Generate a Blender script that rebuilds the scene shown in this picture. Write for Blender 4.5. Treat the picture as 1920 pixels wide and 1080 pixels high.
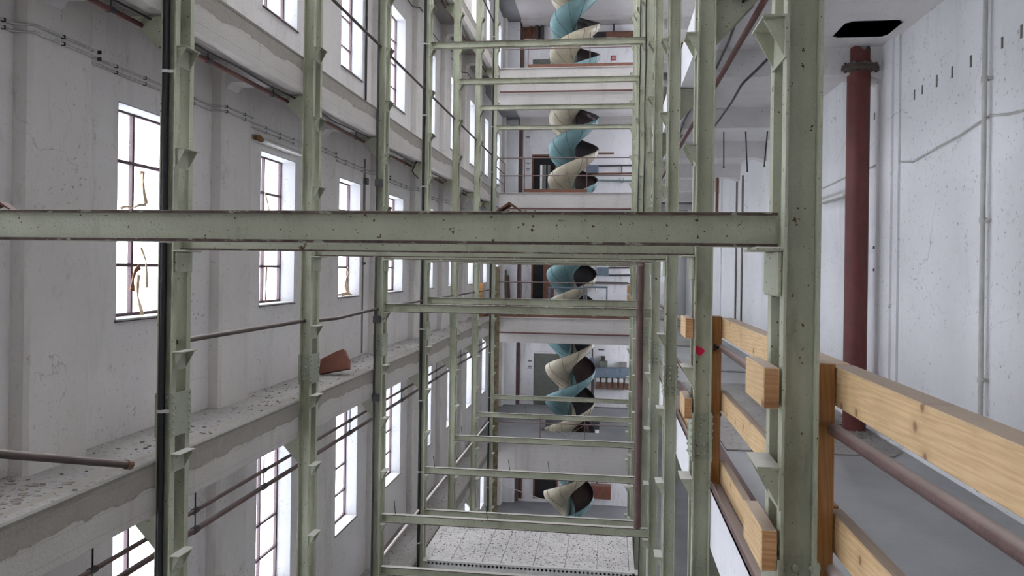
import bpy, math, random
from mathutils import Vector, Matrix
sin, cos, pi = math.sin, math.cos, math.pi
for o in list(bpy.data.objects): bpy.data.objects.remove(o, do_unlink=True)
scene = bpy.context.scene
COL = scene.collection
random.seed(11)

# ------------------------------------------------------------------ camera
FPX, TH, RO, SY = 1410.19, 0.1285, 0.0135, -36.62
F_ = Vector((-sin(TH), cos(TH), 0)); R_ = Vector((cos(TH), sin(TH), 0)); Z_ = Vector((0, 0, 1))
Rc = R_*cos(RO) + Z_*sin(RO); Uc = -R_*sin(RO) + Z_*cos(RO)
cam_d = bpy.data.cameras.new('camera'); cam = bpy.data.objects.new('camera', cam_d); COL.objects.link(cam)
cam.matrix_world = Matrix(((Rc.x, Uc.x, -F_.x, 0), (Rc.y, Uc.y, -F_.y, 0), (Rc.z, Uc.z, -F_.z, 0), (0, 0, 0, 1)))
cam_d.sensor_width = 36; cam_d.lens = 36*FPX/1920; cam_d.shift_y = SY/1920
cam_d.clip_start = .05; cam_d.clip_end = 300
scene.camera = cam

# ------------------------------------------------------------------ light
world = bpy.data.worlds.new('sky'); scene.world = world; world.use_nodes = True
wn = world.node_tree.nodes; wl = world.node_tree.links
bg = wn['Background']; bg.inputs[0].default_value = (.90, .925, 1.0, 1); bg.inputs[1].default_value = 8.5
vs = scene.view_settings
vs.view_transform = 'Standard'; vs.look = 'None'; vs.gamma = 1; vs.use_curve_mapping = False; vs.exposure = 0.35

# ------------------------------------------------------------------ measured layout (metres, camera height is z = 0)
S, Y0, DC, WC = 2.8, 2.8, .27, .126
XL, XR = -3.45, .622                    # atrium faces of the two column rows
XLO, XRO = XL-WC, XR+WC                 # outer faces
ZF, PF = -1.587, 4.02                   # walkway level and storey pitch
ZB, DK = .114, .815                     # bracket tops
XW, XWR = -4.40, 2.71                   # window wall, gallery wall
YG, YE = 24.1, 31.0                     # far gallery edge, end wall
YB = -4.0
ZBOT, ZTOP = ZF-3*PF, 14.4
HB = .13
def YJ(j): return Y0+S*j
def YM(j): return YJ(j)+DC/2
def ray(px, py):
    a = (px-960)/FPX; b = (py-540-SY)/FPX
    u = a*cos(RO)+b*sin(RO); v = -a*sin(RO)+b*cos(RO)
    return F_ + R_*u - Z_*v
def at(px, py, X=None, Y=None, Z=None):
    d = ray(px, py)
    t = X/d.x if X is not None else (Y/d.y if Y is not None else Z/d.z)
    return d*t

# ------------------------------------------------------------------ mesh helper
class MB:
    def __init__(s): s.v = []; s.f = []; s.m = []; s.cur = 0; s.sm = []
    def add(s, vs, fs, smooth=False):
        n = len(s.v); s.v += [tuple(v) for v in vs]
        for f in fs: s.f.append([n+i for i in f]); s.m.append(s.cur); s.sm.append(smooth)
    def box(s, x0, x1, y0, y1, z0, z1):
        if x0 > x1: x0, x1 = x1, x0
        if y0 > y1: y0, y1 = y1, y0
        if z0 > z1: z0, z1 = z1, z0
        s.add([(x0,y0,z0),(x1,y0,z0),(x1,y1,z0),(x0,y1,z0),(x0,y0,z1),(x1,y0,z1),(x1,y1,z1),(x0,y1,z1)],
              [(0,3,2,1),(4,5,6,7),(0,1,5,4),(1,2,6,5),(2,3,7,6),(3,0,4,7)])
        return s
    def bbox(s, x0, x1, y0, y1, z0, z1, b=.006):
        """box with chamfered edges (convex hull of 24 points, by hand)"""
        xs, ys, zs = (x0, x1), (y0, y1), (z0, z1)
        idx = {}; V = []
        for i in (0, 1):
            for j in (0, 1):
                for k in (0, 1):
                    sx, sy, sz = (1-2*i)*b, (1-2*j)*b, (1-2*k)*b
                    for a, p in enumerate(((xs[i], ys[j]+sy, zs[k]+sz), (xs[i]+sx, ys[j], zs[k]+sz), (xs[i]+sx, ys[j]+sy, zs[k]))):
                        idx[i, j, k, a] = len(V); V.append(p)
        Fc = []
        for i in (0, 1):
            q = [idx[i,0,0,0], idx[i,1,0,0], idx[i,1,1,0], idx[i,0,1,0]]; Fc.append(q if i else q[::-1])
            q = [idx[0,i,0,1], idx[1,i,0,1], idx[1,i,1,1], idx[0,i,1,1]]; Fc.append(q[::-1] if i else q)
            q = [idx[0,0,i,2], idx[1,0,i,2], idx[1,1,i,2], idx[0,1,i,2]]; Fc.append(q if i else q[::-1])
        for a in (0, 1):
            for c in (0, 1):
                Fc.append([idx[a,c,0,0], idx[a,c,0,1], idx[a,c,1,1], idx[a,c,1,0]])
                Fc.append([idx[a,0,c,0], idx[a,1,c,0], idx[a,1,c,2], idx[a,0,c,2]])
                Fc.append([idx[0,a,c,1], idx[1,a,c,1], idx[1,a,c,2], idx[0,a,c,2]])
        for i in (0, 1):
            for j in (0, 1):
                for k in (0, 1): Fc.append([idx[i,j,k,0], idx[i,j,k,1], idx[i,j,k,2]])
        s.add(V, Fc); return s
    def prism(s, pts, axis, a0, a1):
        """extrude a 2-D outline along axis 'x','y' or 'z'"""
        def P(p, a):
            return (a, p[0], p[1]) if axis == 'x' else ((p[0], a, p[1]) if axis == 'y' else (p[0], p[1], a))
        n = len(pts); V = [P(p, a0) for p in pts]+[P(p, a1) for p in pts]
        s.add(V, [list(range(n))[::-1], list(range(n, 2*n))]+[(i, (i+1) % n, n+(i+1) % n, n+i) for i in range(n)])
        return s
    def tube(s, path, r, n=10, caps=True, smooth=True):
        path = [Vector(p) for p in path]; V = []; m = len(path); pr = None
        for i, p in enumerate(path):
            t = (path[min(i+1, m-1)]-path[max(i-1, 0)]).normalized()
            if pr is None:
                a = Vector((0, 0, 1)) if abs(t.z) < .9 else Vector((1, 0, 0)); pr = t.cross(a).normalized()
            pr = (pr - t*pr.dot(t)).normalized(); q = t.cross(pr)
            rr = r[i] if isinstance(r, (list, tuple)) else r
            V += [p+(pr*cos(2*pi*k/n)+q*sin(2*pi*k/n))*rr for k in range(n)]
        Fc = [(i*n+k, i*n+(k+1) % n, (i+1)*n+(k+1) % n, (i+1)*n+k) for i in range(m-1) for k in range(n)]
        s.add(V, Fc, smooth)
        if caps: s.add(V[:n], [list(range(n))[::-1]]); s.add(V[-n:], [list(range(n))])
        return s
    def lathe(s, c, prof, n=16, smooth=True):
        V = []; c = Vector(c)
        for r, z in prof: V += [(c.x+r*cos(2*pi*k/n), c.y+r*sin(2*pi*k/n), c.z+z) for k in range(n)]
        m = len(prof)
        s.add(V, [(i*n+k, i*n+(k+1) % n, (i+1)*n+(k+1) % n, (i+1)*n+k) for i in range(m-1) for k in range(n)], smooth)
        s.add(V[:n], [list(range(n))[::-1]]); s.add(V[-n:], [list(range(n))]); return s
    def rivet(s, p, d, r=.011, h=.009, n=7):
        p = Vector(p); d = Vector(d).normalized()
        a = Vector((0, 0, 1)) if abs(d.z) < .9 else Vector((1, 0, 0)); u = d.cross(a).normalized(); w = d.cross(u)
        V = []
        for rr, hh in ((1, 0), (.85, .6), (.4, 1)): V += [p+(u*cos(2*pi*k/n)+w*sin(2*pi*k/n))*r*rr+d*h*hh for k in range(n)]
        s.add(V, [(i*n+k, i*n+(k+1) % n, (i+1)*n+(k+1) % n, (i+1)*n+k) for i in range(2) for k in range(n)]+[tuple(range(2*n, 3*n))], True)
        return s
    def mesh(s, name, mats):
        me = bpy.data.meshes.new(name); me.from_pydata(s.v, [], s.f); me.update()
        for m in (mats if isinstance(mats, (list, tuple)) else [mats]): me.materials.append(m)
        me.polygons.foreach_set('material_index', s.m); me.polygons.foreach_set('use_smooth', s.sm)
        me.validate(); me.update(); return me
    def build(s, name, mats, parent=None, loc=(0, 0, 0), off=None):
        if off is not None:
            o3 = Vector(off); s.v = [tuple(Vector(v)-o3) for v in s.v]; loc = off
        ob = bpy.data.objects.new(name, s.mesh(name, mats)); COL.objects.link(ob); ob.location = loc
        if parent: ob.parent = parent
        return ob
def link(name, me, parent=None, loc=(0, 0, 0)):
    ob = bpy.data.objects.new(name, me); COL.objects.link(ob); ob.location = loc
    if parent: ob.parent = parent
    return ob
def empty(name, loc=(0, 0, 0)):
    o = bpy.data.objects.new(name, None); o.empty_display_size = .1; COL.objects.link(o); o.location = loc; return o
def tag(o, label=None, cat=None, group=None, kind=None):
    if label: o['label'] = label
    if cat: o['category'] = cat
    if group: o['group'] = group
    if kind: o['kind'] = kind
    return o
def struct(name, mb, mats, label=None):
    o = mb.build(name, mats); o['kind'] = 'structure'
    if label: o['label'] = label
    return o

# ------------------------------------------------------------------ materials
class NT:
    def __init__(s, name, rough=.6, metal=0):
        s.m = bpy.data.materials.new(name); s.m.use_nodes = True; s.t = s.m.node_tree; s.n = s.t.nodes
        s.p = s.n['Principled BSDF']; s.p.inputs['Roughness'].default_value = rough; s.p.inputs['Metallic'].default_value = metal
        s.pos = s.n.new('ShaderNodeNewGeometry').outputs['Position']
    def L(s, a, b): s.t.links.new(a, b)
    def set(s, inp, v):
        if isinstance(v, bpy.types.NodeSocket): s.L(v, inp)
        elif isinstance(v, tuple) and len(v) == 3 and len(inp.default_value) == 4: inp.default_value = (*v, 1)
        else: inp.default_value = v
    def scale(s, sc, src=None):
        n = s.n.new('ShaderNodeMapping'); s.L(src or s.pos, n.inputs[0]); n.inputs['Scale'].default_value = sc; return n.outputs[0]
    def noise(s, sc=5, det=4, ro=.55, vec=None, dist=0):
        n = s.n.new('ShaderNodeTexNoise'); s.L(vec or s.pos, n.inputs['Vector']); n.inputs['Scale'].default_value = sc
        n.inputs['Detail'].default_value = det; n.inputs['Roughness'].default_value = ro; n.inputs['Distortion'].default_value = dist
        return n.outputs['Fac']
    def vor(s, sc=3, feat='DISTANCE_TO_EDGE', vec=None, out='Distance'):
        n = s.n.new('ShaderNodeTexVoronoi'); n.feature = feat; s.L(vec or s.pos, n.inputs['Vector']); n.inputs['Scale'].default_value = sc
        return n.outputs[out]
    def wave(s, sc, dist=4, vec=None, d='X', det=2):
        n = s.n.new('ShaderNodeTexWave'); n.bands_direction = d; s.L(vec or s.pos, n.inputs['Vector']); n.inputs['Scale'].default_value = sc
        n.inputs['Distortion'].default_value = dist; n.inputs['Detail'].default_value = det; return n.outputs['Fac']
    def math(s, op, a, b=0, c=None):
        n = s.n.new('ShaderNodeMath'); n.operation = op; s.set(n.inputs[0], a); s.set(n.inputs[1], b)
        if c is not None: s.set(n.inputs[2], c)
        return n.outputs[0]
    def ramp(s, f, lo, hi, a=0., b=1.):
        n = s.n.new('ShaderNodeMapRange'); s.set(n.inputs[0], f); n.inputs[1].default_value = lo; n.inputs[2].default_value = hi
        n.inputs[3].default_value = a; n.inputs[4].default_value = b; return n.outputs[0]
    def mix(s, f, a, b):
        n = s.n.new('ShaderNodeMix'); n.data_type = 'RGBA'; s.set(n.inputs['Factor'], f)
        s.set(n.inputs[6], a); s.set(n.inputs[7], b); return n.outputs[2]
    def vadd(s, a, b, k):
        n = s.n.new('ShaderNodeVectorMath'); n.operation = 'MULTIPLY_ADD'; s.L(b, n.inputs[0]); n.inputs[1].default_value = (k, k, k); s.L(a, n.inputs[2]); return n.outputs[0]
    def warp(s, k=.2, sc=1.2):
        n = s.n.new('ShaderNodeTexNoise'); s.L(s.pos, n.inputs['Vector']); n.inputs['Scale'].default_value = sc; n.inputs['Detail'].default_value = 4
        return s.vadd(s.pos, n.outputs['Color'], k)
    def nz(s):
        g = s.n.new('ShaderNodeNewGeometry'); x = s.n.new('ShaderNodeSeparateXYZ'); s.L(g.outputs['Normal'], x.inputs[0]); return x.outputs[2]
    def xyz(s):
        x = s.n.new('ShaderNodeSeparateXYZ'); s.L(s.pos, x.inputs[0]); return x.outputs
    def bump(s, h, st=.3, d=.01):
        n = s.n.new('ShaderNodeBump'); n.inputs['Strength'].default_value = st; n.inputs['Distance'].default_value = d; s.L(h, n.inputs['Height'])
        s.L(n.outputs[0], s.p.inputs['Normal']); return s
    def col(s, c): s.set(s.p.inputs['Base Color'], c); return s
    def rough(s, c): s.set(s.p.inputs['Roughness'], c); return s

def mat_plain(name, c, rough=.6, metal=0, var=.15, sc=8):
    t = NT(name, rough, metal); n = t.noise(sc, 4)
    t.col(t.mix(t.ramp(n, .3, .75), tuple(x*(1-var) for x in c), tuple(min(1, x*(1+var)) for x in c)))
    t.bump(t.noise(60, 3), .15, .003); return t.m
def mat_green(name='sage green steel paint', c=(.45, .465, .345), dust=True):
    t = NT(name, .5)
    v = t.noise(2.2, 4); base = t.mix(t.ramp(v, .3, .7), tuple(x*.86 for x in c), tuple(x*1.1 for x in c))
    stain = t.ramp(t.noise(3.5, 6, .7, t.scale((1, 1, .35))), .56, .72, 0, .55)
    base = t.mix(stain, base, (.165, .150, .085))
    chip = t.math('MAXIMUM', t.ramp(t.noise(38, 3, .6), .675, .70), t.ramp(t.noise(110, 2, .5), .70, .74, 0, .7))
    big = t.ramp(t.noise(5.5, 5, .7), .68, .71)
    rust = t.math('MAXIMUM', chip, big)
    gr = t.ramp(t.noise(1.1, 5, .65, t.scale((1, 1, .5))), .42, .75, 0, .6); base = t.mix(gr, base, (.17, .17, .105))
    rc = t.mix(t.noise(20, 3), (.045, .022, .015), (.15, .07, .035))
    base = t.mix(rust, base, rc)
    if dust:
        d = t.math('MULTIPLY', t.ramp(t.nz(), .6, .9), t.ramp(t.noise(30, 4), .25, .6, .45, 1))
        base = t.mix(d, base, (.43, .41, .38))
    t.col(base); t.rough(t.ramp(rust, 0, 1, .45, .9)); t.bump(t.noise(75, 3, .6), .8, .006)
    return t.m
def mat_plaster(name, c, stain=(.33, .29, .25), amt=.5, crack=.5, vert=True, boards=False):
    t = NT(name, .9)
    n1 = t.noise(.8, 6, .6); base = t.mix(t.ramp(n1, .3, .7), tuple(x*.93 for x in c), tuple(min(.93, x*1.05) for x in c))
    st = t.ramp(t.noise(1.7, 6, .7, t.scale((1, 1, .22)) if vert else None), .54, .78, 0, amt)
    base = t.mix(st, base, stain)
    sp = t.ramp(t.noise(26, 4, .65), .61, .70, 0, .7)
    sp = t.math('MULTIPLY', sp, t.ramp(t.noise(.9, 3), .38, .60))
    st2 = t.ramp(t.noise(6, 7, .75, t.scale((1, 1, .5))), .57, .70, 0, amt*.7); base = t.mix(st2, base, tuple(x*1.1 for x in stain))
    base = t.mix(sp, base, tuple(x*.35 for x in stain))
    w = t.warp(.5, 2.2); cr = t.ramp(t.vor(.75, vec=w), .0006, .0028, crack, 0)
    cr = t.math('MULTIPLY', cr, t.ramp(t.noise(1.1, 3), .47, .6))
    base = t.mix(cr, base, (.16, .14, .13))
    h = t.noise(34, 5, .65)
    if boards:
        z = t.xyz()[2]; b = t.math('PINGPONG', z, .07)
        ln = t.ramp(b, .0, .004, .4, 0); base = t.mix(ln, base, tuple(x*.45 for x in c))
    t.col(base); t.bump(h, .35, .006); return t.m
def mat_peel(name):
    """whitewash peeling off brown-grey board-marked concrete"""
    t = NT(name, .92); wx = t.warp(.25, 2.)
    white = t.mix(t.noise(1.5, 5), (.40, .37, .335), (.52, .49, .455)); conc = t.mix(t.noise(9, 5, .7), (.235, .21, .18), (.34, .31, .27))
    n0 = t.noise(1.6, 7, .62, t.scale((1, .5, 1.3), wx))
    zz = t.math('MODULO', t.math('ADD', t.xyz()[2], -ZF+6*PF), PF); hh = t.ramp(zz, PF-.42, PF, 0, 1)
    n = t.math('ADD', t.math('MULTIPLY', n0, .45), t.math('MULTIPLY', hh, .55)); m = t.ramp(n, .535, .55); n = t.math('SUBTRACT', n, .027)
    edge = t.ramp(t.math('ABSOLUTE', t.math('SUBTRACT', n, .515)), 0, .012, .75, 0)
    base = t.mix(m, white, conc); base = t.mix(edge, base, (.12, .095, .075))
    drip = t.ramp(t.noise(4, 5, .7, t.scale((1, 1, .15))), .58, .75, 0, .5); base = t.mix(drip, base, (.26, .22, .18))
    z = t.xyz()[2]; b = t.math('PINGPONG', z, .075); ln = t.ramp(b, 0, .004, .45, 0); base = t.mix(ln, base, (.17, .14, .12))
    sp = t.ramp(t.noise(30, 4, .7), .66, .72, 0, .55); base = t.mix(sp, base, (.10, .08, .07))
    t.col(base); t.bump(t.math('ADD', t.noise(40, 4), t.math('MULTIPLY', m, -1.2)), .4, .008); return t.m
def mat_wood(name='raw spruce board', c1=(.60, .40, .20), c2=(.74, .53, .29), d='Y'):
    t = NT(name, .65); sc = {'Y': (9, .55, 9), 'X': (.55, 9, 9), 'Z': (9, 9, .55)}[d]
    v = t.scale(sc); wv = t.wave(3.2, 7.5, v, 'DIAGONAL', 4)
    base = t.mix(t.ramp(wv, -.2, 1.2), c2, c1); base = t.mix(t.ramp(t.noise(2.2, 4, .6), .35, .7, 0, .55), base, tuple(x*.78 for x in c1))
    cb = t.n.new('ShaderNodeCombineXYZ'); xz = t.xyz(); t.L(xz[1], cb.inputs[0]); t.L(xz[2], cb.inputs[1]); vk = t.n.new('ShaderNodeTexVoronoi'); vk.voronoi_dimensions = '2D'; vk.inputs['Scale'].default_value = 4.2
    t.L(cb.outputs[0], vk.inputs['Vector']); kd = t.math('ADD', vk.outputs['Distance'], t.math('MULTIPLY', t.noise(30, 3), .04)); k = t.ramp(kd, .055, .10, .85, 0); halo = t.ramp(kd, .08, .25, .45, 0); base = t.mix(halo, base, tuple(x*.72 for x in c1)); base = t.mix(k, base, (.20, .085, .035))
    fine = t.ramp(t.noise(40, 4, .6, t.scale((4, .2, 4) if d == 'Y' else (4, 4, .2))), .5, .72, 0, .4); base = t.mix(fine, base, (.36, .20, .09))
    dust = t.math('MULTIPLY', t.ramp(t.nz(), .6, .9), .85); base = t.mix(dust, base, (.25, .20, .165))
    t.col(base); t.bump(wv, .12, .003); return t.m
def mat_rust(name, a=(.085, .035, .022), b=(.22, .10, .055), rough=.8, dust=.7):
    t = NT(name, rough); base = t.mix(t.ramp(t.noise(7, 6, .7), .3, .7), a, b)
    if dust: base = t.mix(t.math('MULTIPLY', t.ramp(t.nz(), .4, .95), dust), base, (.33, .29, .27))
    t.col(base); t.bump(t.noise(70, 4), .4, .004); return t.m
def mat_floor(name, c=(.30, .305, .305), rough=.55, debris=0.):
    t = NT(name, rough); w = t.warp(.5, .8)
    base = t.mix(t.ramp(t.noise(.9, 6, .6, w), .3, .7), tuple(x*.8 for x in c), tuple(x*1.15 for x in c))
    base = t.mix(t.ramp(t.noise(3.3, 6, .7), .55, .75, 0, .4), base, (.19, .175, .16))
    if debris:
        d = t.ramp(t.noise(22, 5, .75), .55, .63, 0, debris); base = t.mix(d, base, (.10, .08, .07))
        d2 = t.ramp(t.noise(31, 5, .75), .60, .66, 0, debris); base = t.mix(d2, base, tuple(min(.8, x*1.6) for x in c))
    cr = t.math('MULTIPLY', t.ramp(t.vor(.4, vec=t.warp(.5, 2.3)), .0004, .002, .6, 0), t.ramp(t.noise(.8, 2), .5, .6)); base = t.mix(cr, base, (.10, .09, .09))
    t.col(base); t.bump(t.noise(25, 5, .7), .3 if not debris else .6, .006); return t.m

M = {}
M['green'] = mat_green()
def mat_edge():
    t = NT('flaking brown beam edge', .85); n = t.noise(9, 6, .75, t.scale((1, 1, 3)))
    base = t.mix(t.ramp(t.noise(25, 4), .3, .7), (.045, .03, .026), (.12, .08, .065)); base = t.mix(t.ramp(n, .56, .60), base, (.30, .31, .24)); t.col(base); t.bump(n, .4, .004); return t.m
M['edge'] = mat_edge()
M['green_rust'] = mat_green('sage paint on weathered rivets', (.37, .40, .30))
M['plaster'] = mat_plaster('grey white plaster of the window wall', (.71, .68, .66), amt=.42, crack=.35)
M['pilaster'] = mat_plaster('whitewashed pilaster', (.68, .645, .615), amt=.55, crack=.4)
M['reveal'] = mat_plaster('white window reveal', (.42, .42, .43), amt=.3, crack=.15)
M['wall_r'] = mat_plaster('cool white plaster with cracks', (.80, .80, .815), stain=(.46, .44, .42), amt=.34, crack=.75)
M['ceil'] = mat_plaster('whitewashed soffit', (.72, .70, .69), amt=.3, crack=.4, vert=False)
M['ceil_board'] = mat_plaster('board marked soffit', (.50, .47, .455), amt=.5, crack=.2, vert=False, boards=False)
M['endwall'] = mat_plaster('mottled end wall plaster', (.72, .70, .705), stain=(.30, .265, .255), amt=.85, crack=.5)
M['peel'] = mat_peel('peeling whitewash over concrete')
M['conc'] = mat_plaster('smooth whitewashed concrete beam', (.45, .425, .405), amt=.8, crack=.3, boards=True)
M['ledge'] = mat_floor('dusty ledge screed', (.31, .292, .275), .9, .7)
M['floor'] = mat_floor('grey screed', (.33, .335, .335), .42)
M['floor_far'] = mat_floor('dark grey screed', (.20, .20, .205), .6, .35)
M['slab'] = mat_floor('speckled dusty slab', (.50, .48, .46), .9, .85)
M['wood'] = mat_wood()
M['wood_post'] = mat_wood('orange stained timber', (.40, .17, .05), (.55, .28, .10), 'Z')
M['wood_end'] = mat_wood('timber end grain', (.42, .20, .08), (.60, .36, .17), 'X')
M['kick'] = mat_rust('rusty brown board', (.10, .042, .027), (.18, .08, .05), .8, .2)
M['rust'] = mat_rust('dark rust')
M['dark_rust'] = mat_rust('blackened rust', (.05, .035, .03), (.095, .066, .056), .6, .6)
M['rust_pipe'] = mat_rust('brown handrail pipe', (.085, .045, .04), (.15, .085, .075), .55, .55)
M['red_pipe'] = mat_rust('red oxide pipe paint', (.105, .022, .018), (.15, .034, .028), .5, .0)
M['redline'] = mat_rust('dull red pipe paint', (.075, .025, .022), (.13, .045, .038), .6, .25)
M['black'] = mat_plain('black pipe coating', (.012, .012, .014), .35)
M['dark'] = mat_plain('dark steel', (.04, .038, .04), .5)
M['frame'] = mat_plain('brown window steel', (.085, .05, .055), .6)
M['grey_box'] = mat_plain('grey blue enamel', (.15, .185, .23), .4)
M['conduit'] = mat_plain('painted grey conduit', (.50, .49, .46), .5)
M['conduit_d'] = mat_plain('dusty dark conduit', (.20, .185, .16), .6)
M['white_pipe'] = mat_plain('pale pink rail paint', (.68, .60, .57), .5)
M['cable'] = mat_plain('dark blue cable', (.018, .022, .035), .4)
M['blue'] = mat_plain('sea blue chute paint', (.25, .43, .44), .45, 0, .12, 4)
M['cream'] = mat_plain('cream chute paint', (.68, .61, .45), .35, 0, .12, 4)
M['chute_in'] = mat_plain('worn dark chute lining', (.045, .028, .03), .3, .3)
M['chute_g'] = mat_plain('grey green chute pole', (.20, .27, .25), .5)
M['door'] = mat_plain('olive grey door', (.13, .135, .115), .6)
M['void'] = mat_plain('painted opening shade', (.012, .011, .012), .9)  # flat black puts the shade of open doorways and holes into the colour
M['tile'] = mat_rust('red brown fired tile', (.13, .045, .03), (.20, .075, .045), .8, .15)
M['pink'] = mat_plain('magenta spray paint', (.85, .01, .09), .6)
M['peel_green'] = mat_rust('rust with peeling olive paint', (.07, .035, .02), (.26, .23, .13), .8, 0)
M['sign_red'] = mat_plain('red sign enamel', (.42, .03, .02), .5)
M['white'] = mat_plain('white enamel', (.78, .78, .76), .5)
M['strip'] = mat_plain('torn sealing tape', (.62, .47, .32), .8, 0, .4, 20)
M['strip_d'] = mat_plain('brown torn sealing tape', (.25, .12, .05), .8, 0, .5, 30)
M['crumb'] = mat_plain('plaster crumbs', (.24, .21, .185), .95, 0, .4, 20)
def mat_glass():
    m = bpy.data.materials.new('dusty window glass'); m.use_nodes = True; t = m.node_tree; n = t.nodes; n.remove(n['Principled BSDF'])
    tr = n.new('ShaderNodeBsdfTransparent'); tr.inputs[0].default_value = (.93, .94, .96, 1); gl = n.new('ShaderNodeBsdfGlossy'); gl.inputs['Roughness'].default_value = .08
    df = n.new('ShaderNodeBsdfDiffuse'); df.inputs[0].default_value = (.7, .7, .7, 1)
    ns = n.new('ShaderNodeTexNoise'); ns.inputs['Scale'].default_value = 3; g = n.new('ShaderNodeNewGeometry'); t.links.new(g.outputs['Position'], ns.inputs['Vector'])
    mr = n.new('ShaderNodeMapRange'); mr.inputs[1].default_value = .45; mr.inputs[2].default_value = .8; mr.inputs[3].default_value = .02; mr.inputs[4].default_value = .16; t.links.new(ns.outputs['Fac'], mr.inputs[0])
    a = n.new('ShaderNodeMixShader'); a.inputs[0].default_value = .06; t.links.new(tr.outputs[0], a.inputs[1]); t.links.new(gl.outputs[0], a.inputs[2])
    b = n.new('ShaderNodeMixShader'); t.links.new(mr.outputs[0], b.inputs[0]); t.links.new(a.outputs[0], b.inputs[1]); t.links.new(df.outputs[0], b.inputs[2])
    t.links.new(b.outputs[0], n['Material Output'].inputs[0]); return m
M['glass'] = mat_glass()

ORD = ['first', 'second', 'third', 'fourth', 'fifth', 'sixth', 'seventh', 'eighth', 'ninth', 'tenth']
LEVEL = {-3: 'ground', -2: 'second storey below the camera', -1: 'storey below the camera', 0: 'camera storey', 1: 'storey above the camera', 2: 'second storey above the camera', 3: 'third storey above the camera'}

# ================================================================== THE BUILDING
# ---- window wall with its openings
ROWS = {-2: (-8.5, -6.2, 5), -1: (-4.42, -2.1, 5), 0: (-.51, 1.46, 4), 1: (3.30, 5.30, 4), 2: (7.62, 9.6, 4), 3: (11.4, 13.4, 4)}
WY = [6.25+S*k for k in range(-3, 9)]; WW = 1.07
XWO = XW-.32
w = MB(); edges = []
prev = YB
for y in WY:
    w.box(XWO, XW, prev, y, ZBOT, ZTOP); prev = y+WW
    z = ZBOT
    for r in sorted(ROWS):
        a, b, _ = ROWS[r]; w.box(XWO, XW, y, y+WW, z, a); z = b
    w.box(XWO, XW, y, y+WW, z, ZTOP)
w.box(XWO, XW, prev, YE+.3, ZBOT, ZTOP)
struct('wall_left', w, M['plaster'], 'grey white plastered window wall')
# reveals are part of each window
def window_meshes(h, rows):
    fr = MB(); t = .016; xg = .215
    for y in (.02, WW/2, WW-.02): fr.box(-xg-.03, -xg+.01, y-t, y+t, 0, h)
    for i in range(rows+1):
        z = min(max(h*i/rows, t), h-t); fr.box(-xg-.028, -xg+.008, .02, WW-.02, z-t, z+t)
    pn = MB(); pn.box(-xg-.014, -xg-.010, .03, WW-.03, .02, h-.02)
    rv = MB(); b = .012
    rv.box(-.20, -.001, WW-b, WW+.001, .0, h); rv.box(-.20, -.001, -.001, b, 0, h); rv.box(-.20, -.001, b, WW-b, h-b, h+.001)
    sl = MB(); sl.bbox(-.20, .018, -.01, WW+.01, -.014, .004, .003); sl.cur = 1; sl.box(-.01, .020, -.012, WW+.012, -.024, -.0145)
    return fr, pn, rv, sl
wm = {}
for r, (a, b, n) in ROWS.items():
    k = (round(b-a, 3), n)
    if k not in wm:
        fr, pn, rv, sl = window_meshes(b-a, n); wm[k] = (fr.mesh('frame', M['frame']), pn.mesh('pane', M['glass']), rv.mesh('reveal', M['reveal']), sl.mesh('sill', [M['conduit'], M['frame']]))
wi = 0
for r in sorted(ROWS):
    a, b, n = ROWS[r]
    for y in WY:
        wi += 1; e = empty('window_%d' % wi, (XW, y, a)); e['kind'] = 'structure'
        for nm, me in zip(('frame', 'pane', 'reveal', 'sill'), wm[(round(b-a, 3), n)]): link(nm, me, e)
def added_window(n):  # unseen windows added to bring more daylight into the far gallery
    global wi
    wi += 1; e = empty('window_%d' % wi, (XWR, 27.6, ZF+n*PF+.9)); e['kind'] = 'structure'
    m = MB()
    for i in range(8): m.box(.2, .24, 2.8*i/7-.016+(.016 if i == 0 else -.016 if i == 7 else 0), 2.8*i/7+.016+(.016 if i == 0 else -.016 if i == 7 else 0), 0, 2.2)
    for i in range(5): m.box(.2, .24, 0, 2.8, max(0, 2.2*i/4-.032), min(2.2, 2.2*i/4+.016))
    m.build('frame', M['frame'], e); m = MB(); m.box(.218, .222, .01, 2.79, .01, 2.19); m.build('pane', M['glass'], e)
for n in range(-3, 3): added_window(n)
# ---- pilasters
PY = [5.05+S*k for k in range(-3, 10)]
tn = 0
for y in PY:
    tn += 1; p = MB()
    x1 = XW+.145
    p.prism([(XW-.01, y), (x1-.03, y), (x1, y+.03), (x1, y+.65), (x1-.02, y+.68), (XW-.01, y+.68)], 'z', ZBOT, ZTOP)
    struct('trim_%d' % tn, p, M['pilaster'], 'whitewashed concrete pilaster of the window wall')
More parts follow.
